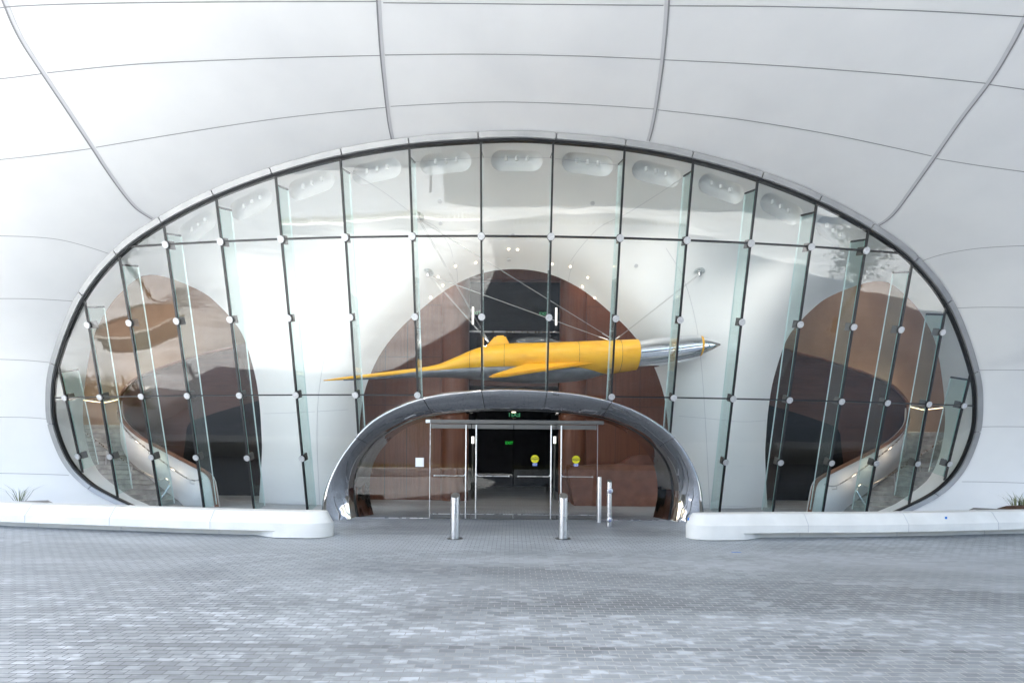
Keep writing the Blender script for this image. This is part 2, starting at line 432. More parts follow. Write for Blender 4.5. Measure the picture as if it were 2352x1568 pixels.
# trim is cut at every mullion
cuts = [0]
for k in range(18):
    bx = mx_(k, 5)
    best = min(range(nR), key=lambda i: abs(RIM[i].x - mx_(k, RIM[i].y)) + (0 if RIM[i].y > 3.3 else 5))
    cuts.append(best)
lowL = min(range(60), key=lambda i: abs(RIM[i].y-.95)); lowR = nR-1-lowL
sL = min(range(90), key=lambda i: abs(RIM[i].y-2.5)); sR_ = nR-1-sL
cuts = sorted(set(cuts+[lowL, lowR, sL, sR_, nR-1]))
for c0, c1 in zip(cuts, cuts[1:]):
    if c1-c0 < 2: continue
    A = []; B = []
    k = (c1-c0)*2
    for j in range(k+1):
        f_ = c0 + (c1-c0)*j/k
        if j == 0: f_ += .07
        if j == k: f_ -= .07
        i = min(int(f_), nR-2); t = f_-i
        p = RIM[i].lerp(RIM[i+1], t); n = rimn(i).lerp(rimn(i+1), t); y = GD(p.x, p.y)
        A.append(Vector((p.x+n.x*.03, y-.06, p.y+n.y*.03))); B.append(Vector((p.x+n.x*.125, y-.1, p.y+n.y*.125)))
    MB().slab(A, B, (0, .06, 0)).o('rim_trim', trimm, BLD)
ring(-.016, .045, -.02, -.02, 'rim_gasket', gasket, th=.08)
ring(.105, .2, .0, .0, 'rim_backing', jointm, th=.05)

# -- shell joints, traced on the shell
def joint(pts, wid, m, off=.006, name='panel_joint', n=6, th=.003, shift=0):
    lp = smoothline([Vector(p) for p in pts], n); A = []; B = []
    hits = [on_shell(p.x, p.y) for p in lp]; hits = [h for h in hits if h]
    if len(hits) < 2: return
    for i, (q, nn) in enumerate(hits):
        t = (hits[min(i+1, len(hits)-1)][0]-hits[max(i-1, 0)][0]).normalized()
        tc = (cl-q).normalized()
        if nn.dot(tc) < 0: nn = -nn
        s = t.cross(nn).normalized()
        A.append(q+nn*off+s*(shift-wid/2)); B.append(q+nn*off+s*(shift+wid/2))
    MB().slab(A, B, (0, th, 0)).o(name, m, shell)
radial = [[(868,-40),(870,0),(873,60),(878,130),(884,190),(890,245),(896,290),(905,331)],
 [(1534,-40),(1532,0),(1529,50),(1521,135),(1514,190),(1505,250),(1495,300),(1483,341)],
 [(-10,-60),(18,20),(50,90),(100,168),(160,258),(213,338),(250,395),(290,450),(320,482),(362,508)],
 [(2400,-60),(2350,50),(2310,125),(2268,192),(2205,275),(2146,360),(2100,425),(2060,480),(2035,505),(2003,524)]]
for i, r_ in enumerate(radial):
    sg = -1 if i in (0, 2) else 1
    joint(r_, .065, jointl, .005)
    joint(r_, .022, jointm, .010, shift=sg*-.028)
cross = [[(-20,22),(35,14),(200,8),(500,4),(868,3)],[(880,6),(1100,8),(1300,10),(1524,12)],[(1538,13),(1800,15),(2100,24),(2352,38),(2400,42)],
 [(-20,183),(50,175),(95,169)],[(108,167),(300,148),(500,138),(700,131),(874,127)],[(884,126),(1050,124),(1180,125),(1350,129),(1517,136)],[(1526,137),(1750,148),(2000,166),(2150,179),(2264,191)],[(2274,194),(2352,205),(2400,212)],
 [(-20,368),(60,360),(150,349),(208,341)],[(220,338),(400,308),(600,277),(750,259),(888,246)],[(897,244),(1050,236),(1180,234),(1350,240),(1502,250)],[(1511,252),(1700,274),(1900,307),(2050,338),(2140,358)],[(2151,364),(2250,380),(2352,394),(2400,400)],
 [(-20,541),(60,543),(130,549),(190,563),(256,584)],[(-20,685),(80,686),(180,692)],[(-20,824),(60,827),(124,833)],[(-20,957),(60,958),(112,962)],[(-20,1086),(80,1088),(168,1091)],
 [(2104,604),(2160,585),(2230,572),(2300,566),(2400,562)],[(2178,708),(2260,705),(2400,706)],[(2232,850),(2300,849),(2400,850)],[(2240,980),(2300,979),(2400,980)],[(2150,1106),(2250,1106),(2400,1110)]]
for c in cross: joint(c, .011, jointm, .007)

# -- panes, gaskets, fins, clamps
ROWS = [9.0, 6.33, 3.18, -.3]
def zsol(k, s, z0, side):
    """height where the slanted line between mullions k,k+1 meets the rim"""
    z = z0
    for _ in range(25):
        x = mx_(k, z)*(1-s) + mx_(k+1, z)*s
        r = rim_top(max(-11.78, min(11.78, x))) if side > 0 else rim_bot(max(-11.78, min(11.78, x)))
        if r is None: return z0
        z = .5*z + .5*r
    return z
def colx(k, z):
    if k < 0: return -11.79
    if k > 17: return 11.79
    return mx_(k, z)
for k in range(-1, 18):
    for rI in range(3):
        ztop, zbot = ROWS[rI], ROWS[rI+1]
        A = []; B = []; K = 10
        for j in range(K+1):
            s = j/K; ss = .004 + s*.992
            def X(z): return colx(k, z)*(1-ss)+colx(k+1, z)*ss
            z1 = min(ztop, 7.9); z0 = zbot
            for _ in range(30):
                x = max(-11.77, min(11.77, X(z1))); z1 = .5*z1+.5*min(ztop, rim_top(x))
            for _ in range(30):
                x = max(-11.77, min(11.77, X(z0))); z0 = .5*z0+.5*max(zbot, rim_bot(x), arch_top(x))
            if z1-z0 > .03:
                # facets: chord depth between the two mullions
                def pt(z):
                    x = X(z); xa, xb = colx(k, z), colx(k+1, z)
                    t = (x-xa)/(xb-xa) if xb != xa else 0
                    return Vector((x, GD(xa, z)*(1-t)+GD(xb, z)*t, z))
                A.append(pt(z1-.012)); B.append(pt(z0+.012))
            elif len(A) > 1: break
            else: A = []; B = []
        if len(A) > 1:
            MB().slab(A, B, (0, .024, 0)).o('glass_pane', g_pane, BLD)
# black vertical silicone joints + fins
fin_geo = []
for k in range(18):
    zt = zsol(k, 0, 5, 1)
    x0 = mx_(k, .3)
    zb = max(rim_bot(x0) if abs(x0) < 11.7 else 1.3, .33)
    if k in (0, 17): zb = 1.28
    at = -9
    for z_ in (3.3, 3.0, 2.7): at = max(at, arch_top(mx_(k, z_)) )
    if at > 0: zb = max(zb, at)
    n = 6
    zz = [zb + (zt-zb)*i/n for i in range(n+1)]
    A = [G(mx_(k, z)-.02, z)-Vector((0, .008, 0)) for z in zz]; B = [G(mx_(k, z)+.02, z)-Vector((0, .008, 0)) for z in zz]
    MB().slab(A, B, (0, .05, 0)).o('vertical_joint', gasket, BLD)
    # fin, a plate at right angles to the wall
    nrm = Vector((-2*mx_(k, 4)/104, 1, .325)).normalized(); dep = .46
    zt2 = zt-.17; zb2 = zb if zb < .5 or at > 0 else zb+.08
    zz = [zb2 + (zt2-zb2)*i/n for i in range(n+1)]
    f0 = [G(mx_(k, z), z)+nrm*.06 for z in zz]; f1 = [G(mx_(k, z), z)+nrm*dep for z in zz]
    hx = Vector((.015, 0, 0))
    b = MB()
    v = [q-hx for q in f0]+[q-hx for q in f1]+[q+hx for q in f0]+[q+hx for q in f1]; m_ = n+1
    for i in range(n):
        b.f += [(i, i+1, m_+i+1, m_+i), (2*m_+i, 3*m_+i, 3*m_+i+1, 2*m_+i+1)]; b.m += [0, 0]
        b.f += [(i, 2*m_+i, 2*m_+i+1, i+1)]; b.m += [1]
        b.f += [(m_+i, m_+i+1, 3*m_+i+1, 3*m_+i)]; b.m += [2]
    b.v = v
    fin = b.o('glass_fin', [g_fin, g_edge, g_edge2], BLD)
    # dark shoe at the fin's head
    q0 = G(mx_(k, zt2), zt2)+nrm*.05; q1 = G(mx_(k, zt2), zt2)+nrm*dep
    MB().tube([q0+Vector((0,0,.01)), q1+Vector((0,0,.01))], .022, 4).o('fin_shoe', gasket, fin)
    fin_geo.append((k, nrm))
# horizontal black joints
for z, ks in ((6.33, range(2, 15)), (3.18, range(-1, 18))):
    for k in ks:
        xa, xb = colx(k, z), colx(k+1, z)
        if z == 3.18 and 7 <= k <= 9: continue
        if z > 6: 
            lim = 8.45; xa = max(xa, -lim); xb = min(xb, lim)
        if z < 4: xa = max(xa, -11.6); xb = min(xb, 11.6)
        A = [G(xa, z+.014)-Vector((0,.006,0)), G(xb, z+.014)-Vector((0,.006,0))]; B = [G(xa, z-.014)-Vector((0,.006,0)), G(xb, z-.014)-Vector((0,.006,0))]
        MB().slab(A, B, (0, .04, 0)).o('horizontal_joint', gasket, BLD)
# clamps
nodes = [(k, 6.32) for k in range(3, 15)] + [(k, 4.8) for k in range(1, 17)] + [(k, 3.175) for k in list(range(0, 8))+list(range(10, 18))] + [(k, 1.71) for k in list(range(0, 6))+list(range(12, 18))]
for k, z in nodes:
    p = G(mx_(k, z), z); nrm = Vector((-2*p.x/104, 1, .325)).normalized()
    Q = nrm.to_track_quat('Z', 'Y').to_matrix().to_4x4()
    b = MB().lathe([(.069, -.026), (.073, -.023), (.073, 0)], p-nrm*.012, 20, 0, Q)
    c = b.o('glass_clamp', clampm, BLD, 'auto')
    b = MB().lathe([(.079, -.008), (.079, .03)], p, 20, 0, Q)
    b.o('clamp_seal', gasket, c, 'auto')
    M = Matrix.Translation(p+nrm*.15)@Q
    b = MB().box((-.024, -.085, -.09), (.024, .085, .07), 0, M)
    b.o('fin_bracket', steel_d, c)

# -- inner shell with three openings
import itertools
def refl(L_): return [(-a, b) for a, b in reversed(L_)]
def abl(L_):
    out = []
    for u, v in L_:
        a, b = ab(u, v); out.append((a+CAMX/14, b))     # axis of the building
    return out
c_open = abl([(826,1230),(826,1080),(826,985),(830,940),(840,890),(868,822),(912,762),(965,712),(1030,662),(1105,628),(1183,618)])
c_open = c_open + [(-a, b) for a, b in reversed(c_open[:-1])]
r_open = abl([(1766,1230),(1758,1060),(1760,1000),(1765,940),(1777,870),(1805,784),(1837,739),(1867,709),(1893,688),(1934,668),(1990,649),(2028,646),(2055,657),(2081,680),(2108,709),(2135,755),(2149,790),(2161,850),(2170,930),(2169,990),(2155,1055),(2135,1095),(2113,1117),(2075,1145),(2047,1161),(2006,1180),(1960,1230)])
l_open = refl(r_open)
def sm2(L_, n, k): return [(p.x, p.y) for p in resample(smoothline([Vector(q) for q in L_], n), k)]
c_open = sm2(c_open, 8, 90); r_open = sm2(r_open, 8, 90); l_open = refl(r_open)
def nab(x, z):
    y = GD(x, z); return ((x)/y, (z-EYE)/y)
rimab = [nab(p.x-rimn(i).x*.02, p.y-rimn(i).y*.02) for i, p in enumerate(RIM)]
def pip(p, poly):
    x, y = p; c = False; n = len(poly)
    for i in range(n):
        x1, y1 = poly[i]; x2, y2 = poly[i-1]
        if (y1 > y) != (y2 > y) and x < (x2-x1)*(y-y1)/(y2-y1)+x1: c = not c
    return c
def sdist(p, poly, closed=False):
    best = 9; px, py = p
    rng = range(len(poly)) if closed else range(1, len(poly))
    for i in rng:
        x1, y1 = poly[i-1]; x2, y2 = poly[i]; dx, dy = x2-x1, y2-y1
        t = max(0, min(1, ((px-x1)*dx+(py-y1)*dy)/max(1e-12, dx*dx+dy*dy)))
        d = math.hypot(px-x1-t*dx, py-y1-t*dy); best = min(best, d)
    return best
def inner(a, b):
    d = sdist((a, b), rimab)*11
    Y = 11
    for _ in range(12): Y = 11.3-.325*(EYE+b*Y-3.2)+(a*Y)**2/104
    t = min(1, d/3.2); e = .06 + 2.3*(t*(2-t))
    do = min(sdist((a, b), c_open), sdist((a, b), r_open), sdist((a, b), l_open))*13
    e += .75*math.exp(-(do/.55)**1.3)*min(1, d/.8)
    Y += e
    return Vector((a*Y, Y, EYE+b*Y))
# light niches along the head of the wall
niches = []
for k in range(3, 14):
    zt = rim_top((mx_(k, 7)+mx_(k+1, 7))/2)
    xa, xb = mx_(k, 7.2), mx_(k+1, 7.2)
    z0a, z0b = rim_top(xa), rim_top(xb)
    a0 = nab(xa+.2, z0a-.14); a1 = nab(xb-.2, z0b-.14)
    c0 = Vector(a0); c1 = Vector(a1); dr = (c1-c0).normalized(); pr = Vector((-dr.y, dr.x)); r_ = .021
    c0 = c0+dr*r_-pr*r_; c1 = c1-dr*r_-pr*r_
    loop = []
    for j in range(9):
        an = math.pi*j/8; loop.append(c0-dr*math.sin(an)*r_*1.0+pr*math.cos(an)*r_)
    for j in range(9):
        an = math.pi*j/8; loop.append(c1+dr*math.sin(an)*r_-pr*math.cos(an)*r_)
    niches.append(([(q.x, q.y) for q in loop], (c0+c1)/2, dr, pr))
V2 = []; E2 = []
def addloop(L_, close=True):
    b = len(V2); V2.extend([Vector(q) for q in L_])
    for i in range(len(L_)-1): E2.append((b+i, b+i+1))
    if close: E2.append((b+len(L_)-1, b))
rimloop = rimab[::2]
addloop(rimloop)
for q in (c_open, r_open, l_open): addloop(q)
for q in niches: addloop(q[0])
st = .022
for i in range(-50, 51):
    for j in range(-12, 30):
        p = (i*st, j*st)
        if not pip(p, rimloop): continue
        if min(sdist(p, rimloop, True), sdist(p, c_open, True), sdist(p, r_open, True), sdist(p, l_open, True)) < .008: continue
        if any(pip(p, q) for q in (c_open, r_open, l_open)): continue
        if any(sdist(p, q[0], True) < .006 or pip(p, q[0]) for q in niches): continue
        V2.append(Vector(p))
# extra rings hugging the openings
for pl in (c_open, r_open, l_open):
    n = len(pl)
    for off in (.012, .028):
        for i in range(0, n, 2):
            t = (Vector(pl[(i+1) % n])-Vector(pl[i-1])).normalized(); nn = Vector((-t.y, t.x))
            for s_ in (1, -1):
                q = Vector(pl[i])+nn*off*s_
                if pip(q, rimloop) and not any(pip(q, w_) for w_ in (c_open, r_open, l_open)) and not any(pip(q, w_[0]) or sdist(q, w_[0], True) < .004 for w_ in niches) and sdist(q, rimloop, True) > .004: V2.append(q)
res = delaunay_2d_cdt(V2, E2, [], 0, 1e-6)
rv, rf = res[0], res[2]
holes = [c_open, r_open, l_open] + [q[0] for q in niches]
keep = []
for f_ in rf:
    c = sum((rv[i] for i in f_), Vector((0, 0)))/len(f_)
    if pip(c, rimloop) and not any(pip(c, h) for h in holes): keep.append(f_)
iv = [inner(p.x, p.y) for p in rv]
innershell = mesh('inner_shell', iv, keep, white_in, BLD, True); fixn(innershell)
for loop, c, dr, pr in niches:
    n = len(loop); b = MB(); L0 = [inner(*q) for q in loop]
    nrm = Vector((0, .35, .93))
    rows = []
    for t, sc in ((0, 1), (.3, .98), (.6, .92), (.85, .78), (1, .5)):
        cc = sum(L0, Vector())/n
        rows.append([cc+(q-cc)*sc+nrm*(.28*t) for q in L0])
    v = [q for r_ in rows for q in r_]
    f = [(i*n+j, i*n+(j+1) % n, (i+1)*n+(j+1) % n, (i+1)*n+j) for i in range(len(rows)-1) for j in range(n)]+[tuple(len(v)-n+j for j in range(n))]
    nc = b.add(v, f).o('ceiling_niche', white_in, innershell, True)
    a = sum(L0[:9], Vector())/9; z = sum(L0[9:], Vector())/9
    for t in (.25, .5, .75):
        q = a.lerp(z, t)+Vector((0, .05, .12))
        MB().lathe([(.032, -.09), (.034, -.086), (.034, 0)], q, 14).o('downlight_canister', white_in, nc, 'auto')
for x_ in (-6.6, -3.6, -1.4, 1.4, 3.6, 6.6):  # fill spots added near the canisters to brighten the white interior
    z_ = rim_top(x_)-.55
    l_ = bpy.data.lights.new('vault_fill_spot', 'SPOT'); l_.energy = 13; l_.color = (1, .96, .9); l_.spot_size = R_(150); l_.spot_blend = 1; l_.shadow_soft_size = .12
    lo_ = bpy.data.objects.new('vault_fill_spot', l_); COL.objects.link(lo_); lo_.location = (x_, GD(x_, z_)+.75, z_)
    lo_.rotation_euler = (R_(38), 0, 0)
# reveal of the three openings
def reveal(poly, m, dy, nm):
    A = [inner(*q) for q in poly]; cx = sum((q.x for q in A))/len(A)
    B = [cl+(q-cl)*(1+dy/14)+Vector(((q.x-cx)*.02, 0, .02 if q.z > 3 else 0)) for q in A]
    MB().strip(A, B).o(nm, m, BLD, True, fix=False)
reveal(c_open, wood, 1.2, 'opening_reveal'); reveal(r_open, white_in, .35, 'opening_reveal'); reveal(l_open, white_in, .35, 'opening_reveal')
# fine joints on the inner shell
bvi = BVHTree.FromPolygons(iv, keep)
def injoint(pts, wid=.012):
    lp = smoothline([Vector(p) for p in pts], 6); A = []; B = []
    hs = []
    for p in lp:
        a, b = ab(p.x, p.y); h = bvi.ray_cast(cl, Vector((a, 1, b)).normalized())
        if h[0]: hs.append(h)
    if len(hs) < 2: return
    for i, h in enumerate(hs):
        t = (hs[min(i+1, len(hs)-1)][0]-hs[max(i-1, 0)][0]).normalized(); nn = h[1]
        if nn.dot(cl-h[0]) < 0: nn = -nn
        s = t.cross(nn).normalized(); A.append(h[0]+nn*.006-s*wid/2); B.append(h[0]+nn*.006+s*wid/2)
    MB().slab(A, B, (0, .003, 0)).o('plaster_joint', jointl, innershell)
for q in ([(945,372),(1020,366),(1104,362)],[(1110,361),(1180,360),(1266,362)],[(1275,364),(1350,370),(1425,380)],
          [(1310,600),(1340,560),(1380,520),(1440,490),(1520,440),(1580,400)],[(1040,590),(1030,560),(1000,520),(960,500),(880,440),(800,390)],
          [(1305,660),(1308,630),(1318,600)],[(1050,655),(1050,625),(1042,600)],
          [(1630,1165),(1622,1000),(1612,850),(1598,740),(1570,640),(1530,570)],[(735,1165),(728,1000),(735,880),(760,760),(790,680)],
          [(1560,955),(1620,960),(1700,968),(1760,965)],[(800,940),(720,945),(650,948),(590,950)],[(1620,1160),(1690,1162),(1752,1164)],[(600,1155),(660,1156),(720,1158)]): injoint(q)

# -- body that closes the building: roof, back and sides
env = MB()
env.box((-24, 26, -.5), (24, 26.4, 12)); env.box((-24.4, 12, -.5), (-24, 26, 12)); env.box((24, 12, -.5), (24.4, 26, 12))
env.box((-24, 3, 11.6), (24, 26, 12))
env.o('building_body', white_in, BLD)

# -- centre hall: wood walls, columns, dark opening
YW = 16.8
hw = MB()
for s in (-1, 1):
    x0, x1 = sorted((s*1.62, s*6.3))
    hw.box((x0, YW, .2), (x1, YW+.25, 9.2))
hw.box((-1.62, YW, 7.75), (1.62, YW+.25, 9.2))
hallwall = hw.o('wood_wall', wood, BLD)
for s in (-1, 1):
    MB().box((s*6.4-.1, 16.0, .2), (s*6.4+.1, YW, 9.2)).o('hall_side_wall', wood, BLD)
    c = MB().lathe([(.46, .33), (.46, 9.2)], (s*1.98, YW+.08, 0), 40).o('round_column', wood, BLD, 'auto')
MB().box((-6.5, 14.3, 9.0), (6.5, YW+8, 9.15)).o('hall_ceiling', white_in, BLD)
wj = MB()
for u in (885, 935, 1021, 1330, 1414, 1470):
    x = P(u, 900, YW).x; wj.box((x-.006, YW-.003, .33), (x+.006, YW+.01, 8.9))
for z in (P(900, 819, YW).z, P(900, 930, YW).z, P(900, 700, YW).z):
    for s in (-1, 1):
        x0, x1 = sorted((s*2.44, s*6.25)); wj.box((x0, YW-.003, z-.006), (x1, YW+.01, z+.006))
wj.o('wall_panel_joint', blk, hallwall)
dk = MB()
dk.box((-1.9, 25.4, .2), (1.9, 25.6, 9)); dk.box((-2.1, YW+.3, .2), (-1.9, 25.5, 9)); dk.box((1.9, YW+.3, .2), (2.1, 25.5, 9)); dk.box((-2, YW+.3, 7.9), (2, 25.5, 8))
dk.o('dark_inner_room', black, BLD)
MB().box((-1.6, YW+1.2, 4.35), (1.6, YW+7, 4.7)).o('balcony_slab', wood_d, BLD)
br = MB(); zr = P(1180, 762, YW+.9).z
br.tube([(-1.6, YW+.9, zr), (1.6, YW+.9, zr)], .03, 10)
brail = br.o('balcony_rail', steel, BLD, 'auto')
MB().box((-1.55, YW+.93, zr-1.1), (1.55, YW+.945, zr-.04)).o('balcony_glass', g_door, brail)
for s in (-1, 1):
    MB().box((s*1.585-.025, YW+.35, 4.7), (s*1.585+.025, YW+.45, 7.6)).o('door_post', steel_d, BLD)
    x = s*1.45; MB().box((x-.03, YW+.6, 6.4), (x+.03, YW+.64, 7.0)).o('wall_light_strip', lampw, BLD)
    p0 = P(1180+s*94, 1010, 17.6); MB().box((p0.x-.04, 17.55, p0.z-.12), (p0.x+.04, 17.65, p0.z+.12)).o('wall_sconce', lampw, BLD)
    MB().box((p0.x-.03, 17.57, .33), (p0.x+.03, 17.62, p0.z-.14)).o('door_post', steel_d, BLD)

# -- chrome entrance arch
n = 81
def bul(w_): return .30*min(1, w_/.06)**.5 - .30*max(0, (w_-.06)/.94)**1.35
prof = []
for w_ in (0, .04, .1, .18, .28, .4, .52, .64, .76, .87, .95, 1):
    prof.append((w_, .0))
rows = []
back = [q+Vector((0, .75, 0)) for q in archA]
rows.append([Vector((q.x, q.y, q.z-.02)) for q in back])
for w_ in (0, .008, .025, .05, .09, .16, .28, .42, .56, .70, .82, .92, 1):
    r_ = []
    for i in range(n):
        q = archA[i].lerp(archB[i], w_)
        bulge = bul(w_)
        q = Vector((q.x, q.y, q.z)); Y1 = q.y-bulge
        # keep the traced outline while bulging forward
        k = Y1/q.y; q = Vector((q.x*k, Y1, EYE+(q.z-EYE)*k))
        r_.append(q)
    rows.append(r_)
v = [q for r_ in rows for q in r_]
f = [(i*n+j, (i+1)*n+j, (i+1)*n+j+1, i*n+j+1) for i in range(len(rows)-1) for j in range(n-1)]
arch = MB().add(v, f).o('entrance_arch', chrome, BLD, True)
rows = []
for w_ in (0, .05, .15, .3, .5, .7, .88, 1):
    r_ = []
    for i in range(n):
        q = archB[i].lerp(archC[i], w_)
        if w_ == 0: q = q+Vector((0, .01, 0))
        r_.append(q)
    rows.append(r_)
v = [q for r_ in rows for q in r_]
f = [(i*n+j, (i+1)*n+j, (i+1)*n+j+1, i*n+j+1) for i in range(len(rows)-1) for j in range(n-1)]
MB().add(v, f).o('arch_reveal', chrome, arch, True)
gl = [archB[i].lerp(archC[i], .28) for i in range(n)]
c0 = Vector((0, 0, 1.2))
MB().slab([q+(Vector((0, q.y, 1.2))-q)*.0-Vector((0,.02,0)) for q in gl], [q+(Vector((0, q.y, 1.2))-q).normalized()*.02-Vector((0,.02,0)) for q in gl], (0, .06, 0)).o('arch_reveal_joint', gasket, arch)
def archjoint(i):
    pts = []
    for w_ in (.0, .008, .025, .05, .09, .16, .28, .42, .56, .70, .82, .92, 1):
        q = archA[i].lerp(archB[i], w_); Y1 = q.y-bul(w_)-.004; k = Y1/q.y
        pts.append(Vector((q.x*k, Y1, EYE+(q.z-EYE)*k)))
    MB().tube(pts, .008, 6).o('arch_joint', gasket, arch)
for X_ in (-3.65, -2.18, -.72, .76, 2.22, 3.67):
    i = min(range(n), key=lambda j: abs(archA[j].x-X_)); archjoint(i)

# -- entrance doors inside the arch
YD = 11.75
def dx(u): return P(u, 1080, YD).x
zg = ground(YD)
zh0 = P(1180, 980, YD).z; zh1 = P(1180, 965, YD).z; zhd = P(1180, 977, YD).z
head = MB().box((dx(988), YD-.06, P(1180, 973, YD).z), (dx(1385), YD+.08, zh1)).o('door_header', steel_d, BLD)
MB().box((dx(978), YD-.07, P(1180, 973, YD).z+.004), (dx(988)-.004, YD+.02, zh1-.004)).o('header_end', steel, head)
zt = P(1180, 974.5, YD).z
edges = [(988.5, 1082, 'R'), (1082.5, 1179, 'L'), (1179.5, 1276, 'R'), (1276.5, 1370, 'L')]
doors = []
def caution(u, v, par):
    p = P(u, v, YD-.02); r = .092
    b = MB().lathe([(r, 0), (r, .003)], (p.x, p.y-.004, p.z), 32, 0, Matrix.Rotation(R_(90), 4, 'X'))
    s = b.o('caution_sticker', yel, par)
    MB().box((p.x-r*.97, p.y-.0105, p.z-.021), (p.x+r*.97, p.y-.0085, p.z+.021)).o('black_band', blk, s)
    T = lambda dz: Matrix.Translation((p.x, p.y-.013, p.z+dz))@FRONT
    bez_text('CAUTION', .043, T(0), yel, s, bold=.0008)
    bez_text('AUTOMATIC', .026, T(.042), blk, s, bold=.0005); bez_text('DOOR', .026, T(-.042), blk, s, bold=.0005); bez_text('NOTICE', .01, T(.074), blk, s)
    q = (p.x, p.z-.128)
    s2 = MB().box((q[0]-.055, p.y-.008, q[1]-.033), (q[0]+.055, p.y-.004, q[1]+.033)).o('blue_sticker', blu, par)
    for i, tx in enumerate(('ACTIVATE', 'SWITCH TO', 'OPERATE')):
        bez_text(tx, .02, Matrix.Translation((q[0], p.y-.011, q[1]+.02-.02*i))@FRONT, wht, s2, bold=.0004)
dlab = ['glass entrance door at the left end, its pull bar on the right side', 'glass door left of the middle with a tall bar on its left side', 'glass door right of the middle with a yellow round sticker', 'glass door at the right end with a yellow sticker over brown wood']
for i, (u0, u1, side) in enumerate(edges):
    x0, x1 = dx(u0)+.006, dx(u1)-.006
    d = thing('entrance_door', dlab[i], 'door', ((x0+x1)/2, YD, zg), 'entrance doors in the chrome arch')
    MB().box((x0, YD-.007, zg+.11), (x1, YD+.007, zt-.1)).o('glass_panel', g_door, d)
    MB().box((x0, YD-.025, zt-.105), (x1, YD+.025, zt-.004)).o('top_rail', steel_d, d)
    MB().box((x0, YD-.025, zg+.012), (x1, YD+.025, zg+.11)).o('bottom_rail', steel_d, d)
    MB().box((x0, YD-.035, zg+.108), (x1, YD+.03, zg+.122)).o('rail_trim', steel, d)
    hx = x1-.11 if side == 'R' else x0+.11
    sg = -1 if side == 'R' else 1
    h = MB().tube([(hx, YD-.09, zg+.02), (hx, YD-.09, zt-.02)], .017, 12).o('pull_bar', steel, d, 'auto')
    zb = P(1180, 1093, YD).z; far = x0+.1 if side == 'R' else x1-.1
    pts = smoothline([(hx+sg*.01, YD-.08, zb+.06), (hx+sg*.025, YD-.08, zb+.02), (hx+sg*.07, YD-.08, zb), (hx+sg*.2, YD-.08, zb), (far, YD-.08, zb)], 4)
    pb = MB().tube(pts, .011, 8); pb.tube([(far, YD-.10, zb), (far, YD-.02, zb)], .018, 12)
    pb.o('push_bar', steel, d, 'auto')
    if i == 2: caution(1228.5, 1053.5, d)
    if i == 3: caution(1323, 1055, d)
# fixed glass either side of the doors and over the header
def archpoly(x0, x1, z0, k=24):
    A = []; B = []
    for j in range(k+1):
        x = x0+(x1-x0)*j/k; z = None
        for p, q in zip(gl, gl[1:]):
            if (p.x-x)*(q.x-x) <= 0 and p.x != q.x: z = max(z or -9, p.z+(q.z-p.z)*(x-p.x)/(q.x-p.x))
        if z and z-z0 > .02: A.append(Vector((x, YD-.004, z))); B.append(Vector((x, YD-.004, z0)))
    return MB().slab(A, B, (0, .012, 0))
xl = min(q.x for q in gl)
archpoly(xl+.01, dx(988)-.006, zg+.02).o('side_glass', g_door, BLD)
archpoly(dx(1371)+.006, -xl-.01, zg+.02).o('side_glass', g_door, BLD)
archpoly(dx(988), dx(1371), zh1+.005).o('transom_glass', g_door, BLD)
for q0_, q1_ in (((xl+.05, YD-.02, zg), (dx(988)-.01, YD+.02, zg+.018)), ((dx(1372)+.01, YD-.02, zg), (-xl-.05, YD+.02, zg+.018))): MB().box(q0_, q1_).o('floor_channel', steel, BLD)
tr = MB(); tr.box((dx(987.5)-.006, YD-.012, zg), (dx(987.5)+.006, YD+.016, zh1)); tr.o('glazing_post', steel, BLD); MB().box((dx(1372)-.006, YD-.012, zg), (dx(1372)+.006, YD+.016, zh1)).o('glazing_post', steel, BLD)
# reader panel on the left side glass
p = P(964, 1061, YD-.06)
t = MB().box((p.x-.095, p.y-.02, p.z-.105), (p.x+.095, p.y+.02, p.z+.105)).o('paper_notice', wht)
tag(t, 'pale square notice fixed to the glass left of the doors', 'notice')
# lit strip over doors: small recessed lights in the arch soffit
for u in (1052, 1180, 1290):
    q = P(u, 950, 12.0); MB().lathe([(.05, 0), (.05, .02)], q+Vector((0, 0, .03)), 16).o('soffit_light', lampm, arch)

# -- exit signs
def exit_sign(u, v, Y, w_, h_, m, label, flip=False, bodym=None):
    p = P(u, v, Y)
    o = MB().box((p.x-w_/2, Y, p.z-h_/2), (p.x+w_/2, Y+.02, p.z+h_/2)).o('exit_sign', bodym or g_door)
    tag(o, label, 'sign')
    M = Matrix.Translation((p.x, Y-.004, p.z))@FRONT
    if flip: M = M@Matrix.Scale(-1, 4, (1, 0, 0))
    bez_text('EXIT', h_*.8, M, m, o, bold=.004)
exit_sign(1169.5, 1017, 24.6, .3, .23, exitg, 'lit green exit sign low in the dark hall behind the doors', bodym=black)
exit_sign(1180.5, 952, 12.9, .3, .2, exitd, 'reversed glass exit sign above the door header', True)
exit_sign(1094, 719, 18.2, .34, .2, exitd, 'faint green exit sign high in the dark opening, left side', bodym=black)
exit_sign(1249, 721, 18.2, .28, .2, exitd, 'faint exit sign high in the dark opening, right side', bodym=black)

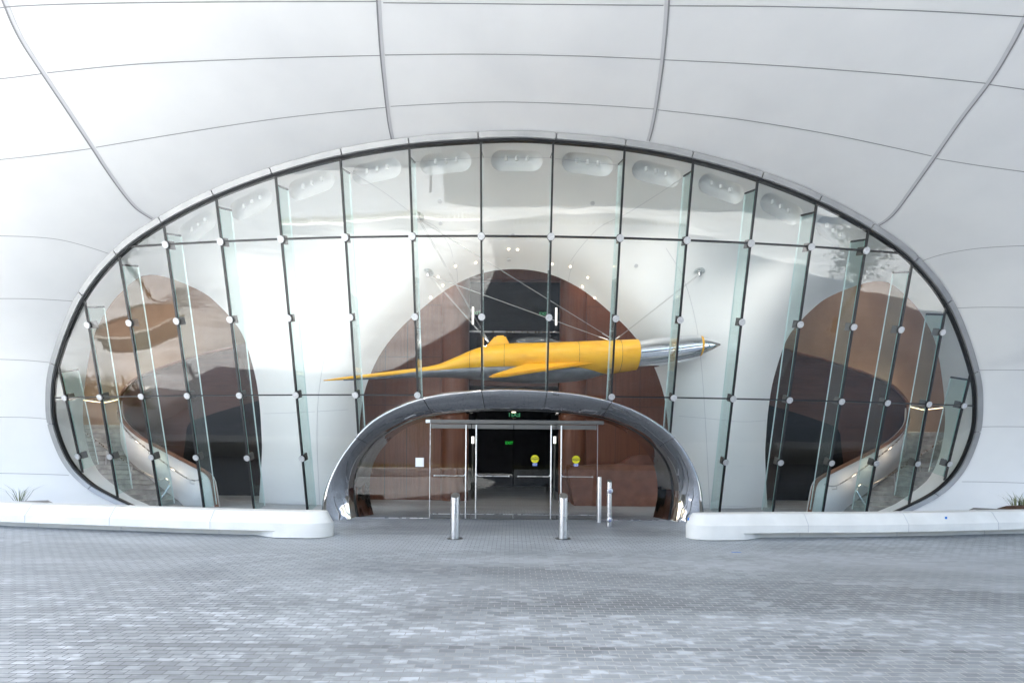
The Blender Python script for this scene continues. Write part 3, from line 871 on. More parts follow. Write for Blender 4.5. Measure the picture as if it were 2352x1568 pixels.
# -- lobby sofa (right) behind the glass
so = thing('lobby_sofa', 'long brown leather sofa with raised back on a steel plinth behind the right side glass', 'sofa', (3.2, 15.2, .33))
def sofpt(u, v): return P(u, v, 15.2)
bp = [(1310,1072),(1306,1085),(1312,1125),(1320,1157),(1335,1164),(1545,1166),(1545,1076),(1330,1068)]
sp = smoothline([sofpt(*q) for q in bp]+[sofpt(*bp[0])], 4)[:-1]
MB().prism(sp, (0, .9, 0)).o('seat_block', leather, so)
bk = [(1330,1070),(1400,1069),(1430,1062),(1450,1048),(1475,1044),(1545,1046),(1545,1075),(1330,1074)]
MB().prism([P(u, v, 15.75) for u, v in bk], (0, .35, 0)).o('backrest', leather, so)
a = P(1322, 1160, 15.3); MB().box((a.x, 15.3, .33), (4.9, 15.9, .55)).o('steel_plinth', steel, so)

# -- downlights in the white vault
dl = [(1083,567+5),(1188,572),(1168,572),(1046,610),(1093,602),(1002,636),(990,682),(1012,655),(1335,637),(1350,636),(1290,600),(1266,597),(1310,655),(1462,611),(985,705)]
dl = [(1168,572),(1189,573),(1046,611),(1093,603),(1006,636),(1017,655),(989,683),(1268,606),(1310,612),(1350,637),(1338,658),(1366,684)]
for i, (u, v) in enumerate(dl):
    a, b = ab(u, v); h = bvi.ray_cast(cl, Vector((a, 1, b)).normalized())
    if not h[0]: continue
    nn = h[1] if h[1].z < 0 else -h[1]
    o = MB().lathe([(.03, 0), (.03, .012)], h[0]+nn*.006, 16, 0, nn.to_track_quat('Z', 'Y').to_matrix().to_4x4()).o('downlight', lampm)
    tag(o, 'small lit round downlight in the white vault above the brown arch', 'light', 'lit downlights over the centre opening')
for i, (u, v) in enumerate([(1010,462),(1361,466),(1178,540),(1169,596),(1461,610),(1012,512)]):
    a, b = ab(u, v); h = bvi.ray_cast(cl, Vector((a, 1, b)).normalized())
    if not h[0]: continue
    nn = h[1] if h[1].z < 0 else -h[1]
    o = MB().lathe([(.05, 0), (.05, .02)], h[0]+nn*.006, 16, 0, nn.to_track_quat('Z', 'Y').to_matrix().to_4x4()).o('sprinkler_cover', jointl)
    tag(o, 'small unlit grey disc set in the white vault above the aircraft', 'sprinkler', 'grey discs in the vault')
def lamp(name, loc, e, col=(1, .8, .58), r=.15, kind='POINT', spot=None, aim=None):
    l = bpy.data.lights.new(name, kind); l.energy = e; l.color = col; l.shadow_soft_size = r
    if kind == 'SPOT': l.spot_size = R_(spot); l.spot_blend = .6
    if kind == 'AREA': l.size = r
    o = bpy.data.objects.new(name, l); COL.objects.link(o); o.location = loc
    if aim: o.rotation_euler = (Vector(loc)-Vector(aim)).to_track_quat('Z', 'Y').to_euler()
    return o
for x in (-2.6, 2.6): lamp('hall_downlight', (x, 15.5, 8.8), 22, r=.1, kind='SPOT', spot=110, aim=(x, 16.2, 0))
for x in (-5.0, 5.0): lamp('hall_downlight', (x, 15.6, 8.8), 12, r=.1, kind='SPOT', spot=110, aim=(x, 16.4, 0))

# ------------------------------------------------------------------ side rooms (built for the right, mirrored for the left)
def fx(x): return 1607.8+.27465*x
def gy(y): return 803.9+.27465*y
def side(s):
    def Q(u, v, Y):
        p = P(u, v, Y); p.x -= CAMX if True else 0; return Vector((p.x*s, p.y, p.z)) if s > 0 else Vector((-p.x, p.y, p.z))
    word = 'right' if s > 0 else 'left'
    # plaster back wall, curved in plan
    A = []; B = []
    for i in range(25):
        t = i/24; x = 6.6+13.1*t; y = 18.2+2.6*math.sin(t*math.pi*.5)+.0*t
        A.append(Vector((s*x, y, 9.5))); B.append(Vector((s*x, y, -.2)))
    MB().strip(A, B).o('plaster_wall', tan if s > 0 else tan, BLD, True)
    MB().box(tuple(sorted((s*19.6, s*19.8))[:1])+(12.6, -.2), tuple(sorted((s*19.6, s*19.8))[1:])+(21, 9.5)).o('side_room_wall', tan, BLD)
    MB().box((min(s*6, s*20), 14, 9.4), (max(s*6, s*20), 21.5, 9.5)).o('side_room_ceiling', white_in, BLD)
    # parapet curve
    cap = [(780,20,17.6),(1000,70,17.7),(1250,150,17.8),(1450,225,17.9),(1600,300,18.0),(1700,400,18.0),(1730,480,17.7),(1720,600,17.2),(1660,690,16.6),(1550,780,16.0),(1400,860,15.4),(1200,960,14.8),(1060,1030,14.4),(990,1070,14.2),(950,1120,14.05),(930,1200,14.0),(895,1400,14.0)]
    cp = smoothline([Q(fx(x), gy(y), Y) for x, y, Y in cap], 5)
    MB().tube(cp, .055, 8).o('wood_cap', capw, BLD, True)
    # dark brown wall inside the curve
    wl = [Q(u, v, 18.1) for u, v in ((1740,780),(1822,806),(1882,822),(1951,844),(2006,864),(2047,885),(2075,914),(2086,936),(2086,975),(2060,1010),(2030,1040),(1990,1070),(1950,1200),(1740,1200))]
    MB().prism(wl, (0, .08, 0)).o('dark_wood_wall', wood_d, BLD)
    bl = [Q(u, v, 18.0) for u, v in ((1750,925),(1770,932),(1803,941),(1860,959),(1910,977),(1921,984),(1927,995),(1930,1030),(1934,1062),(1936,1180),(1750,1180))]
    MB().prism(bl, (0, .08, 0)).o('passage_shade_sheet', black, BLD)  # flat black sheet paints the darkness of the passage onto the wall
    # white stair wall: from the cap down to the stair's edge
    top = [Q(fx(x), gy(y), Y) for x, y, Y in cap[6:]]
    bot = [Q(2080,980,18.2),Q(2080,1015,17.6),Q(2074,1045,17.0),Q(2058,1072,16.4),Q(2035,1092,15.9),Q(2010,1113,15.4),Q(1980,1136,14.9),Q(1945,1162,14.3),Q(1925,1180,14.05),Q(1890,1200,14.03),Q(1856,1200,14.02)]
    bot = bot[:len(top)]
    tp = resample(smoothline(top, 6), 48); bt_ = resample(smoothline(bot, 6), 48)
    MB().slab(tp, bt_, (-s*.05, .08, 0)).o('stair_wall', white_in, BLD, True)
    # the flight
    stc = thing('staircase', f'grey carpeted curving stair behind the {word} end of the glass wall', 'staircase', (s*12, 16, .33))
    ul = [1935,1952,1968,1987,2003,2018,2032,2044,2056,2064,2072,2080,2086,2086,2086,2086,2086,2086]
    for k in range(18):
        Y = 14+.3*k; z = .335+.125*k+.0015*k*k
        x0 = P(ul[k], 1100, Y).x-CAMX-.3
        a, b = sorted((s*x0, s*19.5))
        m_ = MB().box((a, Y, z-.15 if k else z-.2), (b, Y+.36 if k < 17 else 20.9, z)).o('step', carpet, stc)
        MB().tube([(a, Y+.012, z-.016), (b, Y+.012, z-.016)], .018, 8).o('nosing', carpet, m_, True)
    # rails
    rl = thing('handrail', f'steel handrail with a looped end standing on the {word} stair', 'handrail', (s*11, 15, .5))
    pts = [(1440,1400,14.1),(1310,1200,14.2),(1303,1165,14.25),(1315,1138,14.3),(1345,1122,14.35),(1420,1125,14.5),(1700,965,16.2),(2030,740,18.2)]
    MB().tube(smoothline([Q(fx(x), gy(y), Y) for x, y, Y in pts], 5), .021, 8).o('rail', steel, rl, 'auto')
    for x, y0, y1, Y in ((1620,1030,1300,15.3),(1830,900,1200,16.6)):
        MB().tube([Q(fx(x), gy(y0), Y), Q(fx(x)+1, gy(y1), Y)], .02, 8).o('post', steel, rl, 'auto')
    wr = thing('handrail', f'steel handrail fixed on the white wall of the {word} stair', 'handrail', (s*10, 15, 1))
    pts = [(1030,1120,14.0),(1130,1130,14.1),(1320,1010,14.6),(1480,890,15.2),(1640,760,16.1),(1720,650,17.0),(1745,560,17.6)]
    q_ = [Q(fx(x), gy(y), Y-.12) for x, y, Y in pts]
    MB().tube(smoothline(q_, 4), .02, 8).o('rail', steel, wr, 'auto')
    for i in (1, 2, 3, 4): MB().tube([q_[i], q_[i]+Vector((0, 0, -.1)), q_[i]+Vector((-s*.06, .1, -.12))], .009, 6).o('bracket', steel, wr)
    fr = thing('handrail', f'lit handrail on the plaster wall at the head of the {word} stair', 'handrail', (s*15, 20, 3.5))
    MB().tube([Q(2085, 930, 19.9), Q(2118, 938, 19.9), Q(2165, 933, 19.9)], .03, 8).o('rail', steel, fr, 'auto')
    MB().tube([Q(2085, 933, 19.88), Q(2118, 941, 19.88), Q(2165, 936, 19.88)], .016, 6).o('led_strip', ledm, fr, 'auto')
    lamp('stair_lamp', (s*14.6, 19.4, 3.6), 16, r=.3)
    for (x, y, Y) in ((1330,1060,14.7),(1480,940,15.3),(1620,830,16.0)):
        q = Q(fx(x), gy(y), Y-.35); lamp('rail_lamp', tuple(q), .25, r=.06)
for s in (1, -1): side(s)
lamp('stair_room_light', (14.5, 17.5, 8.3), 9, r=.5)
lamp('stair_room_light', (-14.5, 17.5, 8.3), 5, r=.5)

# ------------------------------------------------------------------ hanging aircraft (a plain streamlined jet)
YA = 13.1
jet = thing('hanging_aircraft', 'yellow and chrome needle nosed aircraft with grey belly hanging behind the glass', 'aircraft', tuple(P(1250, 825, YA)))
ST = [(744,872.5,874.5,.03),(780,867,873,.07),(820,862,871,.10),(870,856,868,.14),(920,850,865,.17),(970,844,862,.20),(1010,836,861,.27),(1050,820,861,.38),(1090,803,862,.5),(1130,794,863,.58),(1180,790,864,.64),(1240,789,864,.66),(1300,787,863,.62),(1360,784,861,.56),(1410,782,857,.5),(1462,780,849,.44)]
BS = [(790,868,874,.05),(850,858,871,.10),(920,851,868,.15),(1000,847,866,.24),(1080,842,869,.42),(1140,838,874,.52),(1200,836,878,.56),(1250,835,879,.56),(1310,835,876,.48),(1350,838,870,.34),(1385,842,861,.14),(1400,845,857,.03)]
NS = [(1463,782,847,.43),(1500,777,843,.42),(1540,773,838,.39),(1580,770,829,.34),(1604,770,822,.30)]
TS = [(1606,772,818,.27),(1620,775,812,.22),(1636,781,804,.15),(1648,786,797,.07),(1655,790,792,.012)]
def hull(sta, nseg=72):
    rows = []
    for u, vt, vb, hy in sta:
        c = P(u, (vt+vb)/2, YA); rz = (P(u, vt, YA)-P(u, vb, YA)).length/2
        rows.append([c+Vector((0, math.cos(t)*hy, math.sin(t)*rz)) for t in [2*math.pi*(j+.5)/nseg for j in range(nseg)]])
    v = [q for r_ in rows for q in r_]; n_ = nseg
    f = [(i*n_+j, i*n_+(j+1) % n_, (i+1)*n_+(j+1) % n_, (i+1)*n_+j) for i in range(len(rows)-1) for j in range(n_)]
    f += [tuple(range(n_)), tuple(len(v)-n_+j for j in range(n_))]
    return v, f
def densify(sta, k):
    p = smoothline([Vector(q) for q in [(a, b, c) for a, b, c, d in sta]], k); h = smoothline([Vector((q[0], q[3], 0)) for q in sta], k)
    return [(a.x, a.y, a.z, b.y) for a, b in zip(p, h)]
v, f = hull(densify(ST, 5))
fus = mesh('fuselage', v, f, yellow, jet, True); fixn(fus); fus.data.set_sharp_from_angle(angle=R_(50))
v, f = hull(densify(BS, 5)); o = mesh('belly', v, f, bellyg, jet, True); fixn(o)
v, f = hull(densify(NS, 5)); o = mesh('chrome_nose', v, f, chrome2, jet, True); fixn(o); o.data.set_sharp_from_angle(angle=R_(50))
v, f = hull(densify([(1602,770.5,821.5,.30),(1610,772,817.5,.272)], 1)); fixn(mesh('nose_band', v, f, yellow, jet, True))
v, f = hull(densify(TS, 5)); o = mesh('nose_tip', v, f, chrome2, jet, True); fixn(o); o.data.set_sharp_from_angle(angle=R_(50))
# canopy bubble
cs = [(1178,791,803,.05),(1190,778,803,.16),(1212,774,803,.24),(1245,775,802,.24),(1275,781,800,.17),(1300,789,798,.05)]
v, f = hull(densify(cs, 4), 24); can = mesh('canopy', v, f, mat('canopy_glass', (.05,.055,.06), .08, spec=.8), jet, True); fixn(can)
# fin behind the canopy and swept wings
def wing(pts, th, nm, m):
    b = MB(); p = [Vector(q) for q in pts]; nrm = (p[1]-p[0]).cross(p[2]-p[0]).normalized()*th
    b.prism([q-nrm/2 for q in p], nrm); o = b.o(nm, m, jet)
    bm = bmesh.new(); bm.from_mesh(o.data); bmesh.ops.bevel(bm, geom=bm.edges[:], offset=th*.42, segments=2, affect='EDGES'); bm.to_mesh(o.data); bm.free()
    return o
wing([P(1115,797,YA), P(1172,793,YA), P(1160,770,YA), P(1138,771,YA)], .09, 'tail_fin', yellow)
rx0, rx1 = P(1210, 842, YA), P(1385, 836, YA)
wing([rx1+Vector((0, -.4, 0)), rx0+Vector((0, -.5, -.02)), P(1120, 866, YA-1.05), P(1165, 862, YA-1.1)], .09, 'wing', yellow)
wing([rx1+Vector((0, .4, 0)), rx0+Vector((0, .5, -.02)), P(1120, 866, YA)+Vector((0, 1.3, .22)), P(1165, 862, YA)+Vector((0, 1.35, .22))], .09, 'wing', yellow)
# panel lines
pl = MB()
for u in (1085, 1160, 1330, 1420):
    pp = []
    st_ = densify(ST, 5); s_ = min(st_, key=lambda q: abs(q[0]-u)); c = P(s_[0], (s_[1]+s_[2])/2, YA); rz = (P(u, s_[1], YA)-P(u, s_[2], YA)).length/2
    for j in range(13):
        t = math.pi*(.5+j/12); pp.append(c+Vector((0, math.cos(t)*(s_[3]+.002), math.sin(t)*(rz+.002))))
    pl.tube(pp, .005, 5)
pl.o('panel_line', blk, fus)

# cables
def cable(u0, v0, Y0, u1, v1, Y1, label, disc=True):
    p, q = P(u0, v0, Y0), P(u1, v1, Y1)
    t = thing('suspension_cable', label, 'cable', tuple(p), 'steel cables holding the aircraft')
    for d in (0, .035): MB().tube([p+Vector((d, 0, 0)), q+Vector((d*.6, 0, 0))], .0045, 6).o('wire_rope', cablem, t)
    MB().tube([p.lerp(q, .94), p.lerp(q, .99)], .018, 8).o('turnbuckle', steel, t, 'auto')
    if disc:
        MB().lathe([(.14, 0), (.14, .012)], p+Vector((0, .03, .05)), 28, 0, Matrix.Rotation(R_(-25), 4, 'X')).o('anchor_plate', g_disc, t)
        MB().lathe([(.045, -.05), (.05, .0), (.03, .06)], p, 14).o('anchor_hub', steel, t, 'auto')
def anchorY(u, v):
    a, b = ab(u, v); h = bvi.ray_cast(cl, Vector((a, 1, b)).normalized()); return h[0].y-.08 if h[0] else 13
cable(960, 503, anchorY(960, 503), 1121, 783, YA, 'long cable from the upper left anchor down to the tail end of the aircraft')
cable(962, 505, anchorY(960, 503), 1408, 780, YA, 'long cable from the upper left anchor slanting right to the chrome nose section', False)
cable(983, 630, anchorY(983, 630), 1122, 786, YA-.05, 'short cable from the lower left anchor to the tail end of the aircraft')
cable(985, 632, anchorY(983, 630), 1400, 782, YA-.1, 'flat cable from the lower left anchor across to the nose section', False)
cable(1607, 628, anchorY(1607, 628), 1412, 781, YA, 'cable from the right anchor down to the nose section')

# ------------------------------------------------------------------ benches
def bench(front, label, name='concrete_bench', cut=None):
    """front: polyline of (x, y) of the front top edge, from the rounded end outwards"""
    pass
def bench_mesh(path, W, H, endsign, label, und):
    # path: list of Vector2 along the centre line; section is a chamfered block, rounded end at path[0]
    t = thing('concrete_bench', label, 'bench', (path[0].x, path[0].y, ground(path[0].y)), 'long white benches before the facade')
    full = resample(smoothline(path, 8), 400); RE = .42; acc = 0; cum = [0]
    for a_, b_ in zip(full, full[1:]): acc += (b_-a_).length; cum.append(acc)
    def at(L__):
        j = min(range(len(cum)), key=lambda q_: abs(cum[q_]-L__)); j = min(j, len(full)-2)
        return full[j]+(full[j+1]-full[j]).normalized()*(L__-cum[j])
    Ls = [RE*(1-math.cos(math.pi/2*j/14)) for j in range(15)] + [RE+.08*j for j in range(1, 18)]
    Ls += [Ls[-1]+(acc-Ls[-1])*j/40 for j in range(1, 41)]
    pts = [at(q_) for q_ in Ls]
    # section offsets: (side offset, height) going round front bottom -> back bottom
    def sect(k):
        f = max(0, min(1, k))
        return f
    rows = []
    n = len(pts); secs = []
    for i, p in enumerate(pts):
        tg = (pts[min(i+1, n-1)]-pts[max(i-1, 0)]).normalized(); nr = Vector((tg.y, -tg.x))
        if nr.y > 0: nr = -nr                       # nr points to the camera
        d = (p-pts[0]).length
        L_ = Ls[i]; rnd = max(.03, math.sqrt(max(0, 1-(1-min(1, L_/RE))**2)))
        zg_ = ground(p.y)
        u_ = und(L_)                                  # undercut depth 0..1
        w2 = W/2*rnd
        sec = [(w2-.26*u_, 0), (w2-.26*u_, .115), (w2, .125), (w2, .27), (w2-.11*min(1, rnd+.1), H-.03), (w2-.14, H), (-w2+.14, H), (-w2+.1, H-.03), (-w2, .25), (-w2, 0)]
        if rnd < .999:
            ch = max(.1, 1-.36*rnd)
            k_ = min(1, rnd)
            sec = [(w2, 0), (w2, .10), (w2, .125), (w2, .27), (w2-.11*k_, H-.03), (w2-.14*k_, H), (-w2+.14*k_, H), (-w2+.1*k_, H-.03), (-w2, .25), (-w2, 0)]
        push = 0
        ring_ = []
        for a, b in sec:
            q = p+nr*a
            # the end slopes inward toward its top
            if L_ < .02: pass
            sl = -.12*max(0, (b-.27)/(H-.27))*(1-min(1, L_/RE))
            q = q-tg*sl
            ring_.append(Vector((q.x, q.y, zg_+b)))
        rows.append(ring_)
    m_ = len(rows[0]); v = [q for r_ in rows for q in r_]
    f = [(i*m_+j, i*m_+(j+1) % m_, (i+1)*m_+(j+1) % m_, (i+1)*m_+j) for i in range(n-1) for j in range(m_)]
    f += [tuple(range(m_)), tuple(len(v)-m_+j for j in range(m_))]
    b = MB().add(v, f).o('bench_body', conc, t, True)
    b.data.set_sharp_from_angle(angle=R_(28))
    L_ = 0; nxt = 2.1
    for i in range(1, n):
        L_ += (pts[i]-pts[i-1]).length
        if L_ >= nxt:
            nxt += 2.05
            q = [x+Vector((0, -.003, .002)) for x in rows[i][:8]]
            MB().tube(q, .006, 5).o('bench_joint', jointl, b)
    return t
def und(L_):
    return max(0, min(1, (L_-1.0)/.5))
WB, HB = .62, .48
def bpath(pp):   # from picture points of the front foot line
    out = []
    for u, v in pp:
        q = PG(u, v); out.append(Vector((q.x, q.y+WB/2)))
    return out
lp = bpath([(766,1214),(700,1237),(560,1234),(400,1229),(220,1222),(60,1216),(-120,1208),(-420,1200)])
rp = bpath([(1567,1219),(1640,1242),(1800,1240),(1980,1239),(2150,1236),(2300,1232),(2480,1228),(2800,1220)])
lp[0] = Vector((lp[1].x+.42, lp[1].y)); rp[0] = Vector((rp[1].x-.42, rp[1].y))
bench_mesh(lp, WB, HB, 1, 'long white concrete bench with a rounded end left of the entrance', und)
bench_mesh(rp, WB, HB, -1, 'long white concrete bench right of the entrance with a bit of blue tape', und)

# planters behind the benches
def grass_clump(c, h, n, r, m, parent=None, name='grass_tuft', spread=.5):
    b = MB()
    for i in range(n):
        a = random.uniform(0, 6.283); le = h*random.uniform(.6, 1.1); d = Vector((math.cos(a), math.sin(a), 0)); out = random.uniform(.1, spread)*le
        p0 = Vector(c)+d*random.uniform(0, r); w_ = .004+.004*random.random(); sd_ = Vector((-d.y, d.x, 0))*w_
        p1 = p0+d*out*.35+Vector((0, 0, le*.6)); p2 = p0+d*out+Vector((0, 0, le*.95)); 
        b.add([p0-sd_, p0+sd_, p1+sd_*.8, p1-sd_*.8, p2], [(0,1,2,3), (3,2,4)])
    return b.o(name, m, parent, fix=False)
grassm = noisy(mat('grass_blades', (.1,.13,.06), .7), (.10,.13,.06), (.28,.30,.15), 6)
grassd = noisy(mat('dry_grass', (.2,.2,.06), .8), (.14,.16,.03), (.34,.30,.10), 5)
def low_planter(s, pts, label, tuft):
    t = thing('low_planter', label, 'planter', tuple(P(*pts[0])), None)
    q = [P(*p) for p in pts]
    v = []
    top = [Vector((p.x, p.y, p.z)) for p in q]
    MB().prism(top, (0, 0, -.45)).o('planter_wall', planterm, t)
    return t
tl = low_planter(-1, [(-60,1155,11.6),(110,1148,11.2),(133,1160,10.9),(-60,1166,10.6)], 'low taupe planter behind the left bench', None)
trr = low_planter(1, [(2236,1165,11.2),(2380,1172,11.6),(2400,1176,10.8),(2218,1174,10.9)], 'low taupe planter behind the right bench', None)
q = P(45, 1150, 11.7); tag(grass_clump(q, .42, 26, .12, grassm, spread=1.3), 'pale wispy grass tuft in the planter behind the left bench', 'plant')
for du, hh in ((2335, .42), (2352, .35)):
    q = P(du, 1168, 11.7); tag(grass_clump(q, hh, 40, .08, grassm, spread=1.2), 'green spiky grass tuft in the right planter, ' + ('the taller one' if hh > .4 else 'the shorter one at the edge'), 'plant')
mu = MB(); q = P(2345, 1172, 11.6)
mu.lathe([(.45, -.1), (.4, .02), (.25, .09), (.05, .12)], q, 20); tag(mu.o('mulch_bed', soil, None, True), 'mound of dark bark mulch in the right planter', 'mulch')

# ------------------------------------------------------------------ bollards and posts
def post(u, vb, vt, r, label, nm='bollard', plates=False, slant=True, group=None, flange=True, loc=None, cat='bollard'):
    p = PG(u, vb) if loc is None else Vector(loc)
    H = (vb-vt)/F*p.y if loc is None else .88
    t = thing(nm, label, cat, tuple(p), group)
    n = 32; v = []; sl = .55 if slant else 0
    levels = [0, H*.5, None]
    for lv in levels:
        for j in range(n):
            a = 2*math.pi*j/n; x, y = r*math.cos(a), r*math.sin(a)
            z = lv if lv is not None else H-r*sl+y*sl*1.0
            v.append(p+Vector((x, y, z)))
    f = [(i*n+j, i*n+(j+1) % n, (i+1)*n+(j+1) % n, (i+1)*n+j) for i in range(2) for j in range(n)]+[tuple(range(n))]
    MB().add(v, f).o('tube', steel, t, 'auto')
    v2 = [p+Vector((r*.995*math.cos(2*math.pi*j/n), r*.995*math.sin(2*math.pi*j/n), H-r*sl+r*math.sin(2*math.pi*j/n)*sl+.001)) for j in range(n)]
    MB().add(v2, [tuple(range(n))]).o('slanted_cap', steel_d, t)
    if flange:
        MB().lathe([(r*1.75, 0), (r*1.75, .006), (r*1.1, .008)], p, 32).o('base_ring', steel_d, t)
        MB().tube([p+Vector((0, -r-.004, H-.19)), p+Vector((0, -r+.01, H-.19))], .008, 10).o('screw', steel, t)
    if plates:
        for zf in (.76, .14):
            c = p+Vector((0, -r-.02, H*zf)); M = Matrix.Rotation(R_(90), 4, 'X')
            pt_ = MB().lathe([(.055, -.01), (.062, 0), (.06, .012), (.05, .018)], c, 24, 0, M).o('push_plate', steel, t, 'auto')
            w_ = MB(); cc = c+Vector((0, -.02, 0))
            def k(*q): return [cc+Vector((x*.03, 0, z*.03)) for x, z in q]
            w_.tube(k((-.1,.75),(-.05,.1),(.4,.05),(.65,-.6),(.9,-.55)), .0035, 6)
            w_.tube([cc+Vector((.03*(-.05+.62*math.cos(a)), 0, .03*(-.35+.62*math.sin(a)))) for a in [R_(120+24*i) for i in range(10)]], .003, 6)
            w_.lathe([(.005, 0), (.005, .004)], cc+Vector((-.004, 0, .034)), 10, 0, M)
            w_.o('wheelchair_symbol', blu, pt_)
    return t
post(1045, 1236, 1131, .086, 'thick steel bollard with a slanted top standing left before the doors', group='thick steel bollards')
post(1293, 1236, 1132, .086, 'thick steel bollard with a slanted top standing right before the doors', group='thick steel bollards')
post(1399, 1208, 1101, .053, 'thin steel post carrying two round wheelchair push plates', 'door_opener_post', True, flange=False, cat='post')
post(1376, 1199, 1095, .048, 'thin plain steel post close to the right end of the glass doors', 'steel_post', False, False, flange=False, cat='post')

# blue tape and litter
def tape(p, w_, h_, label, flat=True, rot=0):
    M = Matrix.Translation(p)@Matrix.Rotation(rot, 4, 'Z')
    b = MB().box((-w_/2, -h_/2, 0), (w_/2, h_/2, .002), 0, M) if flat else MB().box((-w_/2, 0, -h_/2), (w_/2, .002, h_/2), 0, M)
    tag(b.o('blue_tape', bluetape), label, 'tape')
tape(PG(1691, 1268)+Vector((0, 0, .004)), .16, .035, 'strip of blue tape lying on the paving before the right bench')
tape(P(2176, 1189, PG(2150, 1236).y-.012+.0)+Vector((0, .03, 0)), .045, .045, 'square of blue tape on the face of the right bench', False)
tape(P(1581, 1191, PG(1640, 1242).y+.05), .03, .05, 'scrap of blue tape on the rounded end of the right bench', False)

# ------------------------------------------------------------------ overhead mass that shades the forecourt
can = MB()
outl = [(-17,9),(-15.5,3),(-12.5,-3),(-11,-9),(-11,-16),(-12,-25),(-3,-30),(8,-24),(15,-14),(24,-4),(34,9)]
outl = [(p.x, p.y) for p in resample(smoothline([Vector(q) for q in outl], 6), 60)]
can.prism([Vector((x, y, 12.4)) for x, y in outl], (0, 0, 2.5))
tag(can.o('overhead_canopy', white), 'broad white canopy reaching out over the forecourt', 'canopy')

# ------------------------------------------------------------------ what stands behind the camera and shows in the glass
leafm = noisy(mat('foliage', (.07,.11,.03), .7), (.045,.075,.02), (.10,.15,.04), 3)
barkm = noisy(mat('bark', (.12,.09,.06), .9), (.08,.06,.04), (.16,.12,.09), 6, bump=.5)
def tree(x, y, h, r, label):
    t = thing('street_tree', label, 'tree', (x, y, 0), 'trees across the plaza')
    b = MB(); b.tube([(x, y, 0), (x+.05, y, h*.25), (x-.05, y+.05, h*.5), (x, y, h*.8)], [.14, .11, .08, .03], 8)
    tips = []
    for i in range(14):
        a = random.uniform(0, 6.28); z0 = h*random.uniform(.3, .7); l_ = r*random.uniform(.6, 1)
        e = Vector((x+math.cos(a)*l_, y+math.sin(a)*l_, z0+h*.22*random.uniform(.5, 1.2))); b.tube([(x, y, z0), (Vector((x, y, z0))+e)/2+Vector((0, 0, .1)), e], [.05, .03, .012], 5); tips.append(e); tips.append((e+Vector((x, y, z0)))/2+Vector((0, 0, .2)))
    tips.append(Vector((x, y, h*.9)))
    b.o('trunk', barkm, t, True)
    c = MB()
    for tp_ in tips:
        for i in range(150):
            o_ = Vector([random.gauss(0, .33*r/1.6) for _ in range(3)]); p = tp_+o_; s_ = random.uniform(.06, .12)
            d1 = Vector([random.uniform(-1, 1) for _ in range(3)]).normalized()*s_; d2 = d1.orthogonal().normalized()*s_*.5
            c.add([p-d1, p+d2, p+d1, p-d2], [(0,1,2,3)])
    c.o('crown', leafm, t, fix=False)
tree(20, 0, 7.2, 1.9, 'leafy green tree at the right edge of the plaza')
tree(-29, -4, 7, 2.4, 'leafy green tree on the sunny plaza to the left')
tree(-12, -40, 9, 3, 'rounded green tree beyond the long planter')
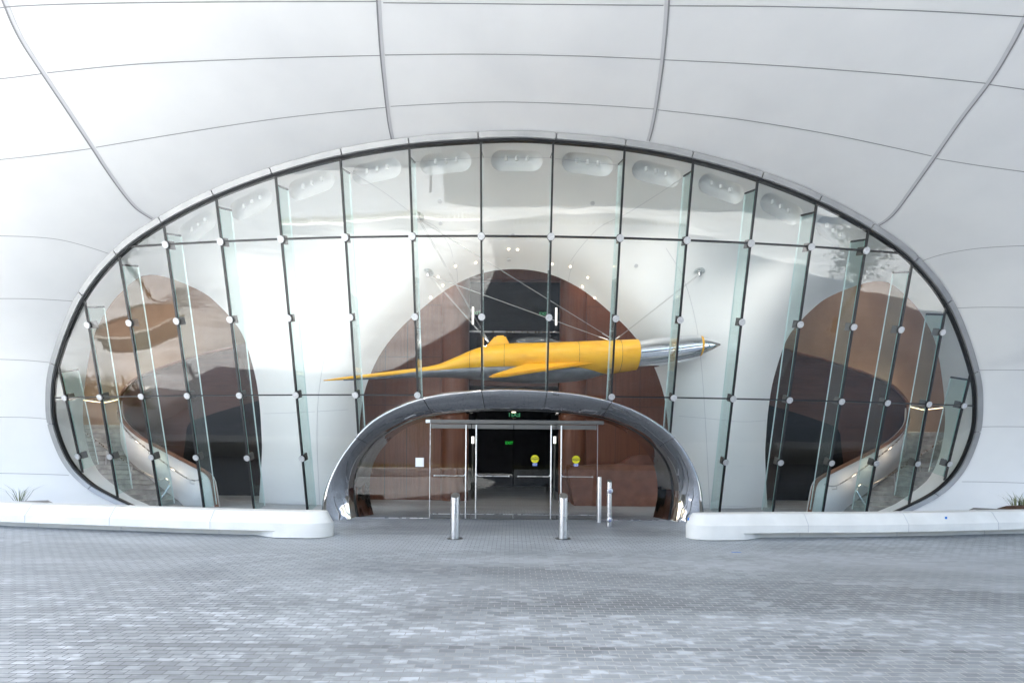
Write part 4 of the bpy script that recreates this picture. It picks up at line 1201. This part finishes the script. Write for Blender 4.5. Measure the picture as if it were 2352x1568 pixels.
def plaza_planter(x0, x1, y, h, d, label, hh=.5):
    t = thing('plaza_planter', label, 'planter', ((x0+x1)/2, y, 0))
    b = MB().box((x0, y-d, 0), (x1, y, h)); o = b.o('planter_wall', conc, t)
    bm = bmesh.new(); bm.from_mesh(o.data); bmesh.ops.bevel(bm, geom=bm.edges[:], offset=.05, segments=3, affect='EDGES'); bm.to_mesh(o.data); bm.free()
    g = MB()
    for i in range(int((x1-x0)/.28)):
        c = Vector((x0+.2+i*.28, y-d*.45, h-.02))
        for j in range(34):
            a = random.uniform(0, 6.283); le = hh*random.uniform(.6, 1.1); dd = Vector((math.cos(a), math.sin(a), 0)); p0 = c+dd*random.uniform(0, .12); out = random.uniform(.05, .45)*le
            sd_ = Vector((-dd.y, dd.x, 0))*.01; p1 = p0+dd*out*.4+Vector((0, 0, le*.6)); p2 = p0+dd*out+Vector((0, 0, le))
            g.add([p0-sd_, p0+sd_, p1+sd_, p1-sd_, p2], [(0,1,2,3), (3,2,4)])
    tag(g.o('grass_row', grassd, None, fix=False), f'row of dry grasses growing in the {label}', 'grass', kind='stuff')
plaza_planter(-26, -3.5, -21, .78, 1.6, 'long white planter across the plaza')
plaza_planter(0, 18, -19, .78, 1.6, 'long white planter across the shaded side')
rp_ = thing('round_planter', 'round pale planter on the sunny side of the plaza', 'planter', (-24, 1, 0))
MB().lathe([(2.6, 0), (2.6, .2), (2.85, .7), (2.6, .74), (2.5, .6)], (-24, 1, 0), 48).o('planter_wall', planterm, rp_, 'auto')
MB().lathe([(2.5, .6), (2.4, .68)], (-24, 1, 0), 32).o('planting_soil', soil, rp_)
plaza_planter(-20, -13.6, 10.1, .6, 2.6, 'grassy planter past the left bench', 1.2)
for i, (x, y) in enumerate([(-14.6, 5.9), (-15.9, 5.0), (-17.2, 4.1), (-3.2, -9), (3.8, -10), (2.2, -4)]):
    post(0, 0, 0, .086, ['plaza bollard nearest the facade on the sunny side', 'second plaza bollard on the sunny side', 'third plaza bollard on the sunny side, beside the tree', 'lone bollard before the long planter', 'lone bollard in the shade far right', 'bollard behind the camera in the shade'][i], group='bollards out on the plaza', loc=(x, y, 0))
# low pale buildings across the street, closing the view behind
MB_a = MB().box((-75, -75, 0), (-16, -66, 9)).o('street_building', noisy(mat('pale_facade', (.5,.48,.45), .8), (.42,.40,.38), (.55,.53,.5), .3))
tag(MB_a, 'pale low building across the street', 'building')
dkf = mat('backdrop_dark', (.035,.035,.04), .35)  # unseen dark wall added behind the camera to darken reflections in the glass
wg = thing('dark_backdrop', 'added dark backdrop wall under the far side of the canopy', 'building', (12, -34, 0))
MB().box((-9, -36, 0), (46, -33, 12.4)).o('wall', dkf, wg)
for i in range(14): MB().box((-8+i*3.9, -33.05, 0), (-7.9+i*3.9, -32.9, 12.3)).o('mullion', steel_d, wg)
